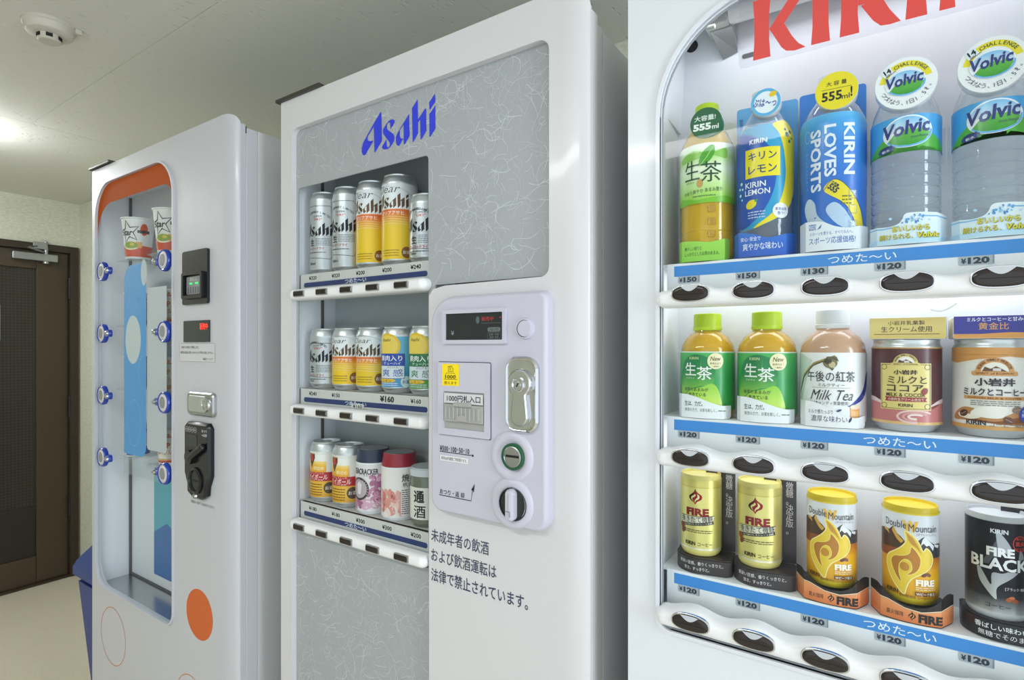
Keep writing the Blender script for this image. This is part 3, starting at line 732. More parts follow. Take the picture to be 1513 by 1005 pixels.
b = BM(); box(b, -1.0124, -1.0095, .762, .768, .93, 1.70); obj('lining_post', b, 'gasket', m2, smooth=0)
b = BM(); box(b, -1.012, -.60, F2+.02, .80, 1.70, 1.735); obj('display_top', b, 'inner_grey', m2, smooth=0)
BX = [-.973, -.902, -.8312, -.7603, -.6891]
ROWS2 = [1.432, 1.199, .967]
PR2 = [['¥320', '¥320', '¥200', '¥200', '¥240'], ['¥240', '¥150', '', '¥160', '¥160'], ['¥180', '¥180', '¥300', '¥300', '¥200']]
def capsule(x0, x1, z, h): return rrect(x0, x1, z-h/2, z+h/2, h*.49, 6)
for r, z in enumerate(ROWS2):
    b = BM(); bbox(b, -1.010, -.60, F2+.018, .80, z+.036, z+.042, .001); bbox(b, -1.004, -.646, F2+.016, F2+.026, z-.012, z+.042, .001); rl = obj('price_rail', b, 'rail_grey', m2)
    a = Art(); a.rr(-.992, z+.0150, -.652, z+.0245, .0044, '27386e', 0); a.text('つめた〜い', -.835, z+.0198, .060, .0088, 'e6ecf6', 1, .01); a.build('rail_stripe', lambda u, v, zz: (u, F2+.0157-zz, v), 'print_satin', rl, world=True)
    for i, (x, p) in enumerate(zip(BX, PR2[r])):
        if not p: continue
        a = Art(); big = (r == 1 and i == 3)
        if not big: a.rect(-.0145, -.0055, .0155, .0055, 'dcdad6', 0)
        a.text(p, 0, 0, .036 if big else .025, .0110 if big else .0082, '202024', 1, .03)
        a.build('price_tag', on_front(x+.010, F2+.0155, z+.0330), 'print_satin', rl, world=True)
    if r == 1:
        a = Art(); a.rect(-.017, -.0045, .017, .0045, 'e2e0dc', 0); a.text('¥160', 0, 0, .026, .007, '26262a', 1, .02); a.build('price_tag', on_front(-.828, F2+.0145, z+.0155), 'print_satin', rl, world=True)
    b = bar_loft(BM(), -1.011, -.638, lambda x: z+.0108, lambda x: z-.0118, F2+.0105, F2-.0095, bar_xs(-1.011, -.638, .03)); br = obj('button_bar', b, 'white_cap', m2)
    for x in BX:
        b = BM(); dome(b, rrect(x-.0175, x+.0175, z-.0062, z+.0062, .003, 4), ((0, F2-.007), (0, F2-.0105), (.001, F2-.0112))); bt = obj('button', b, 'satin_metal', br)
        b = BM(); dome(b, rrect(x-.0158, x+.0150, z-.0048, z+.0048, .002, 4), ((0, F2-.0110), (.0006, F2-.0122))); obj('button_window', b, 'button_dark', bt)
# coin panel
YP = F2-.018
b = BM(); dome(b, rrect(-.6165, -.3965, 1.0615, 1.4065, (.024, .024, .014, .045), 8), ((0, F2), (.0, F2-.010), (.003, F2-.0155), (.007, YP))); cp = obj('coin_panel', b, 'coin_panel_lilac', m2)
b = BM(); plate(b, rrect(-.586, -.464, 1.331, 1.384, .003, 3), [rrect(-.5795, -.4695, 1.337, 1.378, .001, 2)], YP-.005, YP); obj('display_bezel', b, 'coin_panel_lilac', cp)
b = BM(); plate(b, rrect(-.5795, -.4695, 1.337, 1.378, .001, 2), (), YP-.002, YP); ds = obj('display', b, 'display_glass', cp)
a = Art(); a.text('¥', -.566, 1.348, .006, .007, '9aa0a0', 1); a.rr(-.498, 1.349, -.474, 1.3555, .003, '6a7476', 1); a.text('販売', -.486, 1.352, .016, .004, '2b3032', 2); a.line(rrect(-.498, -.474, 1.339, 1.348, .001, 2), .0004, '6a7476', 1, True); a.text('500 100', -.486, 1.345, .018, .003, '7a8486', 1); a.text('50 10', -.486, 1.341, .016, .003, '7a8486', 1); a.ell(-.5165, 1.367, .0035, .0055, '5a6264', 1); a.line([(-.510, 1.362), (-.474, 1.362)], .0004, '6a7476', 1)
a.build('display_print', lambda u, v, z: (u, YP-.0022-z, v), 'print_satin', ds, world=True)
a = Art(); a.text('販売中', -.498, 1.3685, .022, .006, 'ff4030', 1, .01); a.ell(-.4745, 1.370, .0012, .0012, 'ff4030', 1, 12); a.build('lamp_lettering', lambda u, v, z: (u, YP-.0023-z, v), 'led_dim', ds, world=True)
b = BM(); lathe(b, [(.0155, 0), (.0145, .004), (.0125, .005), (.0125, .003)], 36, (-.4315, YP, 1.3525), 'y'); lathe(b, [(.0118, .002), (.0118, .006), (.011, .007), (0, .0075)], 32, (-.4300, YP, 1.3525), 'y'); obj('push_button', b, 'coin_panel_lilac', cp)
# bill door
b = BM(); plate(b, rrect(-.5955, -.4935, 1.188, 1.302, .002, 3), [rrect(-.5835, -.5035, 1.1985, 1.2565, .001, 2)], YP-.0035, YP+.001); bd = obj('bill_door', b, 'coin_panel_lilac', cp)
a = Art(); a.line(rrect(-.5960, -.4930, 1.1875, 1.3025, .002, 3), .0012, '3c3c44', 0, True); a.build('door_seam', lambda u, v, z: (u, YP-.0006-z, v), 'print_satin', bd, world=True)
b = BM(); box(b, -.5835, -.5035, YP-.0012, YP, 1.1985, 1.2565); obj('bill_recess', b, 'bill_grey', bd, smooth=0)
b = BM(); bbox(b, -.581, -.505, YP-.006, YP-.001, 1.210, 1.237, .001)
for i in range(9): bbox(b, -.578+i*.008, -.5745+i*.008, YP-.008, YP-.005, 1.214, 1.233, .0008, 1)
lathe(b, [(.010, .005), (.010, .0085), (0, .009)], 24, (-.543, YP, 1.212), 'y', a0=0, a1=pi); bbox(b, -.560, -.526, YP-.0095, YP-.004, 1.234, 1.240, .001, 1); obj('bill_mouth', b, 'bill_grey', bd)
a = Art(); a.rect(-.582, 1.2385, -.505, 1.2540, 'd6d6da', 0); a.text('1000円札入口', -.543, 1.2462, .066, .0105, '20242e', 1, .018); a.build('bill_sign', lambda u, v, z: (u, YP-.0042-z, v), 'print_satin', bd, world=True)
a = Art(); a.rect(-.5865, 1.2655, -.5515, 1.2995, 'ffe21c', 0)
a.text('1000', -.569, 1.2795, .021, .0058, '403c10', 2, .02); a.line([(-.583, 1.2755), (-.577, 1.2855), (-.561, 1.2855), (-.555, 1.2755)], .0008, '403c10', 1, True)
a.text('使えます', -.569, 1.2700, .026, .0052, '403c10', 1, .03); a.line([(-.5735, 1.288), (-.5735, 1.2955), (-.566, 1.2965), (-.565, 1.293), (-.5635, 1.293), (-.5635, 1.288)], .0010, '403c10', 1, True); a.line([(-.571, 1.295), (-.571, 1.290)], .0008, '403c10', 1); a.line([(-.5685, 1.2955), (-.5685, 1.290)], .0008, '403c10', 1)
a.build('yellow_sticker', lambda u, v, z: (u, YP-.0038-z, v), 'print_satin', bd, world=True)
# chrome lock
b = BM(); dome(b, rrect(-.4645, -.4080, 1.2030, 1.3125, .020, 8), ((0, YP), (.0, YP-.004), (.003, YP-.007), (.008, YP-.0045))); lk = obj('lock_plate', b, 'chrome', cp)
b = BM(); pts = []
for i in range(25):
    t = -pi*.30+i*(pi*1.6)/24; pts.append((-.4365+.0205*cos(t), 1.2745+.0205*sin(t)))
lo = [(-.4365+.0155*cos(t), 1.2275+.0155*sin(t)) for t in [pi+i*pi/12 for i in range(13)]]
dome(b, pts+lo, ((0, YP-.004), (.0006, YP-.009), (.003, YP-.0115))); obj('lock_handle', b, 'chrome', lk)
b = BM(); lathe(b, [(.0105, .009), (.0105, .0135), (.009, .0145), (.0075, .0125), (.004, .0125), (.0038, .0145), (0, .0145)], 32, (-.4365, YP, 1.2725), 'y'); kh = obj('keyhole', b, 'chrome', lk)
b = BM(); t = BM(); box(t, -.0008, .0008, YP-.0150, YP-.0143, -.0030, .0030); bmesh.ops.rotate(t, verts=t.verts, cent=(0, 0, 0), matrix=Matrix.Rotation(.5, 3, 'Y')); bmesh.ops.translate(t, verts=t.verts, vec=(-.4365, 0, 1.2725)); join(b, t); obj('key_slit', b, 'pure_black', kh, smooth=0)
# coin inlet and return lever in dished surrounds
def dish(z, name):
    b = BM(); lathe(b, [(.0375, -.001), (.0370, .0008), (.0355, .0024), (.0325, .0040), (.0290, .0044), (.0255, .0036), (.0225, .0020), (.0210, .0012), (0, .0012)], 48, (-.4555, YP, z), 'y'); return obj(name, b, 'coin_panel_lilac', cp)
d1 = dish(1.167, 'coin_inlet')
b = BM(); lathe(b, [(.0195, .001), (.0195, .006), (.0185, .007), (.0155, .007), (.0155, .0055)], 40, (-.4510, YP, 1.1675), 'y'); obj('green_ring', b, 'coin_green', d1)
b = BM(); lathe(b, [(.0153, .003), (.0153, .0068), (.014, .0075), (.0135, .006), (0, .006)], 36, (-.4510, YP, 1.1675), 'y'); cd = obj('inlet_disc', b, 'satin_metal', d1)
b = BM(); bbox(b, -.4625, -.4395, YP-.0072, YP-.0055, 1.1665, 1.1700, .0006, 1); obj('coin_slot', b, 'pure_black', cd)
d2 = dish(1.0985, 'return_unit')
b = BM(); lathe(b, [(.0240, .001), (.0240, .0045), (.0225, .0052), (.0215, .003), (0, .003)], 40, (-.4515, YP, 1.0985), 'y'); cup = obj('lever_cup', b, 'display_glass', d2)
b = BM(); dome(b, rrect(-.4595, -.4445, 1.0755, 1.1215, .0072, 6), ((0, YP-.002), (0, YP-.011), (.002, YP-.0145), (.005, YP-.0155))); lv = obj('return_lever', b, 'coin_panel_lilac', d2)
a = Art(); a.line([(-.4575, 1.0905), (-.4490, 1.0905), (-.4490, 1.0830)], .0008, '22242a', 0); a.build('lever_mark', lambda u, v, z: (u, YP-.0157-z, v), 'print_satin', lv, world=True)
a = Art(); a.text('¥500･100･50･10', -.5640, 1.1655, .060, .0085, '2c2e3c', 1, .012); a.line([(-.5945, 1.1600), (-.530, 1.1600)], .0012, '22242e', 1); a.ell(-.5275, 1.1600, .0018, .0018, '22242e', 1, 14)
a.rect(-.5930, 1.1460, -.5360, 1.1545, 'ececee', 1); a.text('新旧500円硬貨ご利用頂けます。', -.5645, 1.1502, .052, .0055, '24262c', 2, .02)
a.build('coin_lettering', lambda u, v, z: (u, YP-.0004-z, v), 'print_satin', cp, world=True); a = Art()
a.text('おつり・返 却', -.569, 1.0965, .050, .0085, '2c2e3c', 1, .012); a.line([(-.5955, 1.0905), (-.5305, 1.0905), (-.5275, 1.110)], .0012, '22242e', 1); a.poly([(-.5310, 1.1065), (-.5235, 1.1175), (-.5255, 1.1035), (-.5275, 1.108)], '22242e', 1)
a.build('change_lettering', lambda u, v, z: (u, YP-.0004-z, v), 'print_satin', cp, world=True)
a = Art(); 
for t, z, w in (('未成年者の飲酒', 1.0155, .1185), ('および飲酒運転は', .9830, .1330), ('法律で禁止されています。', .9500, .1900)): a.text(t, -.629+w/2, z, w, .0215, '3c4660', 0, .012)
a.build('warning_lettering', lambda u, v, z: (u, F2-.0004-z, v), 'print_satin', m2, world=True)
hood_bracket(m2, -1.058, -.915, F2+.005, 1.832)
feet(m2, (-.97, -.42), (.75, 1.3))

# ------------------------------------------------------------------ cans
def can_profiles(r, h, neck=.82):
    body = [(0, .004), (r*.70, .004), (r*.76, 0), (r*.80, .0005), (r*.97, .008), (r, .011), (r, h-.018), (r*.985, h-.0155), (r*.985, h-.0138), (r*.95, h-.0115), (r*.95, h-.0098), (r*.915, h-.0078), (r*.90, h-.005), (r*neck*1.03, h-.003), (r*neck*1.05, h-.0005), (r*neck*1.01, h), (r*neck*.96, h-.0008), (r*neck*.93, h-.005)]
    lid = [(r*neck*.935, h-.0048), (r*neck*.88, h-.0055), (r*neck*.80, h-.0040), (0, h-.0036)]
    return body, lid
def make_can(name, label, cat, loc, r, h, art, group, body_m='aluminium', rz=0, art_m='print_metal', seg=56):
    t = thing(name, label, cat, loc, group, rz); B, L = can_profiles(r, h)
    obj('can_body', lathe(BM(), B, seg), body_m, t, world=False); lid = obj('can_lid', lathe(BM(), L, 40), 'aluminium', t, world=False)
    b = BM(); plate(b, rrect(-.0075, .0075, -.012, .010, .0055, 4), [rrect(-.004, .004, -.002, .007, .003, 3)], 0, .0012)
    bmesh.ops.rotate(b, verts=b.verts, cent=(0, 0, 0), matrix=Matrix.Rotation(RAD(90), 3, 'X')); bmesh.ops.translate(b, verts=b.verts, vec=(0, 0, h-.0022)); obj('pull_tab', b, 'aluminium', lid, world=False)
    a = Art(); art(a, r, h); a.build('can_print', on_cyl(r, .0002), art_m, t, du=r*.1); return t
def art_dry(a, r, h):
    w = pi*r; k = h/.168; c0, c1 = .0115, h-.0185
    a.rect(-w, c0, w, c1, 'c9ccd0', 0)
    hexp = [(-.030, .030*k+.004), (-.034, .040*k+.004), (-.034, h-.040), (-.026, h-.030), (.026, h-.030), (.034, h-.040), (.034, .040*k), (.026, .030*k)]
    a.line(hexp, .0009, '34363c', 1, True)
    big = k > .9; zc = .090 if big else .0655
    a.arc('ASAHI BREWERY LIMITED', -.006, zc+.002, .034 if big else .026, .0042, pi/2, 1.7, '4a4c54', 2, .01, False, 1.2)
    a.text('SUPER', .0, zc+.027 if big else zc+.0215, .020, .0036, '5a5c64', 2); a.text('"DRY"', .0, zc+.0205 if big else zc+.0162, .020, .0042, 'c04848', 2, .01)
    a.asahi(-.004, zc, .070 if big else .066, '20242c', 2)
    a.text('生', -.014, zc-.026, .013, .0135, '1e2026', 2, .02); a.fine(-.004, zc-.033, .028, zc-.017, 5, '7a7e86', 2, 3)
    a.text('スーパードライ', -.006, zc-.0385, .040, .0065, 'b03038', 2, .015); a.fine(-.026, zc-.0485, .018, zc-.044, 1, '6c7078', 2, 5)
    if k > .9: a.text('500ml', -.014, .021, .018, .0055, '33363c', 2, .01)
    else: a.text('350ml', -.016, .0155, .014, .0042, '33363c', 2, .01)
def art_clear(a, r, h):
    w = pi*r; big = h > .15; m = .103 if big else .066; c1 = h-.0185
    a.rect(-w, c1-.0, w, c1+.0001, 'e6e8ea', 0); a.grad(-w, w, [(.0115, 'f2ca1c'), (m*.72, 'f0c62a'), (m*.93, 'ea7a30'), (m, 'e05a22')], 0); a.grad(-w, w, [(m, 'eef0f0'), (c1, 'e0e3e6')], 0)
    a.line([(-.040, m+.030), (-.01, m+.042), (.02, m+.036), (.05, m+.020)], .0009, 'b8bcc0', 1)
    a.text('Clear', -.012, .1395 if big else .0965, .056 if big else .048, .014 if big else .0095, '3c4248', 2, -.008, .30)
    a.asahi(-.003, m+.0145 if big else m+.0125, .070 if big else .062, '5a3c1c', 2); a.rect(-w, m-.0012, w, m, 'f6b890', 1)
    a.text('クリアアサヒ', .0, m-.0075, .046, .0075, 'fff6ee', 2, .01)
    for i in range(4): a.line([(-.03+.012*k, m-.0145-.0042*i+.0008*sin(k*.9)) for k in range(6)], .0009, 'f6d49a', 2)
    a.ell(.028, .024, .0095, .0105, '8a5a2c', 2); a.text('お酒', .028, .024, .014, .0065, 'f4e8d8', 3, .02); a.fine(-.02, .016, .014, .030, 3, 'b08c14', 2, 8)
def art_chuhai(c1_, c2_, bot):
    def f(a, r, h):
        w = pi*r; t = h-.0185
        a.grad(-w, w, [(.0115, bot), (.035, bot), (.06, c2_), (t, c2_)], 0)
        a.ell(-.010, t-.017, .027, .023, 'f2c832', 1, 32); a.ell(-.010, t-.017, .023, .019, 'f6d65c', 2, 32); a.text('Asahi', -.012, t-.006, .022, .006, '30343c', 3, 0, .3)
        a.rect(-.030, .050, .024, .072, c1_, 3); a.text('果肉入り', -.003, .064, .046, .0105, 'f6f6f6', 4, .015); a.text('チューハイ', .0, .0545, .034, .0055, 'e6e8f0', 4, .01)
        a.rect(-.030, .027, .024, .050, 'dfe6ee', 3); a.text('爽 感', .0, .0375, .042, .0135, c1_, 4, .01); a.text('はじける', .002, .0475, .020, .0032, '505868', 4)
        a.line(rrect(-.030, .024, .027, .072, .001, 2), .0010, c1_, 4, True); a.text('レモン', -.010, .0225, .020, .005, '785c10', 4, .01)
        a.ell(-.012, .0235, .020, .004, 'ecc440', 3); a.ell(.027, .021, .010, .0105, 'dceaf2', 4); a.text('お酒', .027, .021, .014, .0065, '2c5a9c', 5, .02); a.fine(-.024, .013, .012, .020, 2, 'dce8f0', 4, 4)
    return f
def art_highball(a, r, h):
    w = pi*r; t = h-.0185; a.rect(-w, .0115, w, t, 'e8e6e0', 0); a.grad(-w, w, [(.0115, 'd8a022'), (.03, 'e8b83c'), (.046, 'e6b030')], 1)
    a.poly([(-.026, .058), (.016, .058), (.021, t-.006), (-.031, t-.006)], 'f0efe8', 1); a.grad(-.026, .018, [(.058, 'e89a1c'), (.076, 'f2be3c'), (.084, 'f6d888')], 2)
    a.poly([(-.024, .090), (-.015, .070), (-.006, .090), (-.006, t-.004), (-.024, t-.004)], '5c3a24', 3); a.ell(-.015, t-.013, .006, .007, 'b83a2c', 4); a.line([(-.024, t-.005), (-.006, t-.005)], .0014, 'c0902c', 4)
    a.rect(-w, .044, w, .062, 'b8202a', 3); a.text('ハイボール', -.002, .0525, .046, .0105, 'fff4ec', 4, .02, .12); a.text('ブラックニッカ', -.004, .0597, .034, .004, 'f4d8d0', 4); a.text('すっきり爽快', -.004, .0465, .032, .0034, 'f4d8d0', 4)
    a.text('樽詰め', .002, .070, .024, .008, 'fbe8b0', 4, .01); a.fine(-.024, .014, .010, .040, 5, '8a5c14', 3, 6); a.ell(.024, .030, .011, .0115, '4c3c2c', 4); a.text('お酒', .024, .030, .016, .0075, 'f0e8dc', 5, .02)
Y2 = .747; R35 = .033
Z2 = [z+.0425 for z in ROWS2]
g1 = 'beer cans on the shelves of the middle machine'
TW = RAD(19)
c1 = make_can('beer_can', 'tall silver beer can with dark lettering, first at the left end of the top row', 'beer can', (BX[0], Y2, Z2[0]), R35, .168, art_dry, g1, rz=TW)
dup(c1, (BX[1], Y2, Z2[0]), 'tall silver beer can with dark lettering, second from the left in the top row')
c2 = make_can('beer_can', 'tall white and yellow beer can, left one of the top row pair', 'beer can', (BX[2], Y2, Z2[0]), R35, .168, art_clear, g1, rz=TW, art_m='print_gloss')
dup(c2, (BX[3], Y2, Z2[0]), 'tall white and yellow beer can, right one of the top row pair')
c3 = make_can('beer_can', 'short silver beer can standing at the right end of the top row', 'beer can', (BX[4], Y2, Z2[0]), R35, .122, art_dry, g1, rz=TW)
c4 = make_can('beer_can', 'short silver beer can at the left end of the middle row', 'beer can', (BX[0], Y2, Z2[1]), R35, .122, art_dry, g1, rz=TW)
c5 = make_can('beer_can', 'short white and yellow beer can beside the silver can in the middle row', 'beer can', (BX[1], Y2, Z2[1]), R35, .122, art_clear, g1, rz=TW, art_m='print_gloss')
dup(c5, (BX[2], Y2, Z2[1]), 'short white and yellow beer can beside the blue lemon can in the middle row')
make_can('drink_can', 'blue lemon chuhai can with yellow fruit in the middle beer row', 'drink can', (BX[3], Y2, Z2[1]), R35, .122, art_chuhai('2348b0', '6cb8dc', '4c9cd4'), g1, rz=TW, art_m='print_gloss')
make_can('drink_can', 'green grapefruit chuhai can at the right end of the middle beer row', 'drink can', (BX[4], Y2, Z2[1]), R35, .122, art_chuhai('1f7a48', '9cc078', '4c9a3c'), g1, rz=TW, art_m='print_gloss')
c6 = make_can('drink_can', 'white and gold highball can with red band at the left end of the bottom row', 'drink can', (BX[0], Y2, Z2[2]), R35, .122, art_highball, g1, rz=TW, art_m='print_gloss')
dup(c6, (BX[1], Y2, Z2[2]), 'white and gold highball can with red band beside the navy-topped snack jar')
# snack jars and the sake cup
def snack_jar(loc, label, cap_m, art, rz=TW):
    t = thing('snack_jar', label, 'snack jar', loc, 'snack jars in the bottom row of the middle machine', rz); r = .0335; h = .122
    obj('jar_body', lathe(BM(), [(0, 0), (r*.9, 0), (r*.97, .004), (r, .010), (r, .094), (r*.985, .097)], 52), 'white_cap', t, world=False)
    obj('jar_cap', lathe(BM(), [(r*.985, .097), (r*.99, .098), (r*.90, h-.004), (r*.87, h-.001), (r*.80, h-.002), (0, h-.002)], 48), cap_m, t, world=False)
    obj('cap_disc', lathe(BM(), [(r*.82, h-.0018), (r*.80, h-.001), (0, h-.001)], 40), 'satin_metal', t, world=False)
    a = Art(); art(a, r); a.build('jar_print', on_cyl(r, .0003), 'print_gloss', t, du=r*.1)
def art_cracker(a, r):
    w = pi*r; a.rect(-w, .006, w, .094, 'e6dfe2', 0); rd = random.Random(4)
    for i in range(95):
        u = rd.uniform(-.05, .07); v = rd.uniform(.015, .05 if u < .012 else .072); s = rd.uniform(.004, .008); c = rd.choice(['c88aa6', 'b4749a', 'dcaec4', 'a8688c'])
        a.ell(u, v, s, s*.7, c, 1+i % 3, 10, rd.uniform(0, 3))
    for i in range(5): a.ring(rd.uniform(-.01, .03), rd.uniform(.014, .03), .008, .006, .0025, 'd8a8c0', 5, 16)
    a.text('SEACRACKER', .000, .081, .052, .011, '26262c', 5, .02); a.text('シークラッカー', .004, .0735, .034, .0035, '50484c', 5)
    a.ell(-.012, .048, .0205, .0215, '3a3438', 5, 40); a.ell(-.012, .048, .0165, .0175, 'b8a8b0', 6, 40); a.poly([(-.016, .038), (-.008, .038), (-.006, .056), (-.012, .062), (-.018, .056)], 'e6e0e4', 7); a.arc('SEA SNACK CRACKER', -.012, .048, .0185, .0025, pi/2, 4.2, 'e0d4d8', 7)
def art_arare(a, r):
    w = pi*r; a.rect(-w, .006, w, .094, 'efe9e6', 0); rd = random.Random(9)
    for i in range(90):
        u = rd.uniform(-.055, .03); v = rd.uniform(.015, .052); c = rd.choice(['e0968c', 'ecc4bc', 'd87c78', 'f0d8d0', 'e4aca2'])
        a.ell(u, v, .0045, .0085, c, 1+i % 4, 12, rd.uniform(-.4, .4))
    a.rect(.018, .010, .033, .060, 'f2efec', 6); a.fine(.019, .012, .032, .058, 12, '504848', 7, 3); a.text('焼', .026, .078, .014, .014, '26201e', 6, .02); a.text('帆立', .030, .066, .018, .008, '26201e', 6, .02)
snack_jar((BX[2], Y2, Z2[2]), 'pink cracker snack jar with navy cap in the bottom row', 'navy_cap', art_cracker)
snack_jar((BX[3], Y2, Z2[2]), 'pink rice snack jar with crimson cap in the bottom row', 'red_cap', art_arare)
t = thing('sake_cup', 'glass sake cup with brush lettering at the right end of the bottom row', 'sake cup', (BX[4], Y2, Z2[2]), None, TW)
obj('glass_cup', lathe(BM(), [(0, 0), (.027, 0), (.030, .006), (.031, .080), (.029, .088)], 48), 'sake_glass', t, world=False)
obj('cup_lid', lathe(BM(), [(.029, .088), (.032, .089), (.032, .100), (.029, .103), (0, .103)], 44), 'clear_lid', t, world=False)
a = Art(); a.rect(-.034, .014, .040, .070, 'e4e2da', 0); a.text('酒', -.003, .028, .024, .022, '1c1a1a', 1, .04); a.text('通', -.004, .054, .022, .022, '1c1a1a', 1, .04); a.text('地酒', .022, .056, .008, .018, 'b04030', 1, .02, vertical=True)
a.build('cup_print', on_cyl(.0313, .0003), 'print_satin', t, du=.0032)

# ================================================================== machine 3: soft drink machine with large rounded window
F3 = .70
m3 = thing('vending_machine', 'white soft drink vending machine with large red lettering above rows of bottles', 'vending machine', (-.04, 1.0, 0))
WX0, WX1, WZ0, WZ1 = -.2447, .166, .9665, 1.747
b = BM(); plate(b, rrect(-.2880, .210, .06, 1.832, (.004, .004, .004, .004), 3), [rrect(WX0, WX1, WZ0, WZ1, (.014, .014, .125, .125), 14)], F3, F3+.012)
box(b, -.2875, -.278, F3+.012, F3+.04, .06, 1.83); box(b, .20, .2095, F3+.012, F3+.04, .06, 1.83); box(b, -.278, .2, F3+.012, F3+.04, 1.80, 1.83)
bmesh.ops.remove_doubles(b, verts=b.verts, dist=1e-6); obj('front_frame', b, 'kirin_white', m3)
b = BM(); plate(b, rrect(WX0-.0045, WX1+.0045, WZ0-.0045, WZ1+.0045, (.018, .018, .129, .129), 14), [rrect(WX0, WX1, WZ0, WZ1, (.014, .014, .125, .125), 14)], F3-.0035, F3+.004)
obj('window_rim', b, 'kirin_white', m3)
b = BM(); plate(b, rrect(WX0-.001, WX1+.001, WZ0-.001, WZ1+.001, (.015, .015, .126, .126), 14), [rrect(WX0+.0012, WX1-.0012, WZ0+.0012, WZ1-.0012, (.013, .013, .124, .124), 14)], F3+.0075, F3+.011); obj('window_gasket', b, 'rim_grey', m3)
b = BM(); bbox(b, -.290, -.2865, F3+.014, F3+.05, .06, 1.82, .001); obj('side_trim', b, 'machine_side', m3)
b = BM(); box(b, -.286, .208, .815, 1.40, .06, 1.80); box(b, -.286, -.27, F3+.04, .815, .06, 1.80); box(b, .19, .208, F3+.04, .815, .06, 1.80); box(b, -.27, .19, F3+.04, .815, .06, .94); box(b, -.27, .19, F3+.04, .815, 1.785, 1.80); obj('cabinet', b, 'machine_side', m3, smooth=0)
obj('window_pane', plate(BM(), rrect(WX0-.003, WX1+.003, WZ0-.003, WZ1+.003, (.016, .016, .127, .127), 14), (), F3+.009, F3+.0115), 'pane_glass', m3, smooth=0)
# lining of the lit display
b = BM(); box(b, -.262, -.2525, F3+.014, .800, .94, 1.645); box(b, .172, .182, F3+.014, .80, .94, 1.785); box(b, -.262, .182, .80, .812, .94, 1.785)
obj('display_lining', b, 'inner_white', m3, smooth=0)
b = BM(); v = [b.verts.new(p) for p in ((-.256, F3+.014, 1.6475), (-.2485, .800, 1.632), (-.240, .800, 1.785), (-.246, F3+.014, 1.785), (-.2605, F3+.014, 1.6475), (-.2565, .800, 1.632), (-.256, .800, 1.785), (-.262, F3+.014, 1.785))]
for f in ((0, 1, 2, 3), (7, 6, 5, 4), (0, 4, 5, 1), (1, 5, 6, 2), (2, 6, 7, 3), (3, 7, 4, 0)): b.faces.new([v[i] for i in f])
bmesh.ops.recalc_face_normals(b, faces=b.faces[:]); obj('corner_lining', b, 'inner_white', m3, smooth=0)
b = BM(); lathe(b, [(0, -.0002), (.0085, -.0002), (.0085, .0006), (0, .0006)], 24, (-.233, .7995, 1.7535), 'y'); obj('lining_hole', b, 'dark_trim', m3)
b = BM(); plate(b, rrect(-.1655, -.147, 1.716, 1.7215, .0025, 4), (), .7988, .7998); obj('lining_slot', b, 'gasket', m3)
# lamp: holder and tube across the top of the display
lmp = thing('display_lamp', 'fluorescent tube in a grey clip holder at the top of the soft drink display', 'lamp', (-.04, .765, 1.764))
b = BM(); bbox(b, -.204, -.1735, .752, .795, 1.748, 1.779, .003); bbox(b, -.201, -.1885, .7485, .754, 1.742, 1.772, .002); bbox(b, -.200, -.186, .745, .752, 1.752, 1.757, .001); bbox(b, -.197, -.190, .7435, .749, 1.760, 1.768, .001)
obj('lamp_holder', b, 'socket_grey', lmp)
b = BM(); v = [b.verts.new(p) for p in ((-.199, .765, 1.748), (-.171, .765, 1.748), (-.171, .7985, 1.748), (-.199, .7985, 1.748), (-.190, .7985, 1.722), (-.171, .7985, 1.727))]
for f in ((0, 1, 2, 3), (0, 4, 5, 1), (0, 3, 4), (1, 5, 2), (3, 2, 5, 4)): b.faces.new([v[i] for i in f])
bmesh.ops.recalc_face_normals(b, faces=b.faces[:]); obj('holder_bracket', b, 'grey_plastic', lmp, smooth=0)
b = BM(); lathe(b, [(0, 0), (.0150, 0), (.0150, .32), (0, .32)], 28, (-.1735, .765, 1.7645), 'x'); obj('lamp_tube', b, 'tube_glass', lmp)
area('display_lamp_light', (-.03, .757, 1.747), (-.03, .745, 1.2), .34, .02, .12, (.97, .98, 1))
for i, zz in enumerate((1.4295, 1.2290)): area('shelf_fill_light', (-.04, .762, zz), (-.04, .762, zz-.2), .40, .03, .13, (.97, .98, 1))  # added fill lights hidden under the shelves to brighten the lower rows
# large lettering on a clear plate
b = BM(); plate(b, rrect(-.1505, .118, 1.6602, 1.745, .006, 4), (), F3+.0075, F3+.0088); lg = obj('logo_plate', b, 'logo_plate_clear', m3, smooth=0)
a = Art(); zb, zt = 1.6655, 1.7355; R_ = 'dc4a44'
def stem(x0, x1): a.poly([(x0-.0008, zb), (x1+.0008, zb-.0003), (x1-.0006, zb+.02), (x1-.0006, zt-.02), (x1+.0008, zt), (x0-.0008, zt), (x0+.0006, zt-.02), (x0+.0006, zb+.02)], R_, 0)
stem(-.1335, -.1160)
a.poly([(-.1166, 1.6976), (-.0935, zt-.006), (-.0955, zt), (-.0760, zt), (-.0800, zt-.008), (-.1007, 1.6991), (-.0925, 1.682), (-.0860, 1.672), (-.0786, zb), (-.0900, zb-.001), (-.0985, 1.6668), (-.1035, 1.6722)], R_, 1)
stem(-.0725, -.0555); stem(-.0448, -.0280)
a.poly([(-.0285, zt), (-.0285, zt-.010), (-.0215, zt-.010), (-.0165, zt-.014), (-.0150, zt-.020), (-.0170, zt-.027), (-.0225, zt-.031), (-.0285, zt-.0315), (-.0285, zt-.041), (-.0180, zt-.041), (-.0060, zt-.036), (.0015, zt-.026), (.0020, zt-.016), (-.0030, zt-.006), (-.0130, zt)], R_, 1)
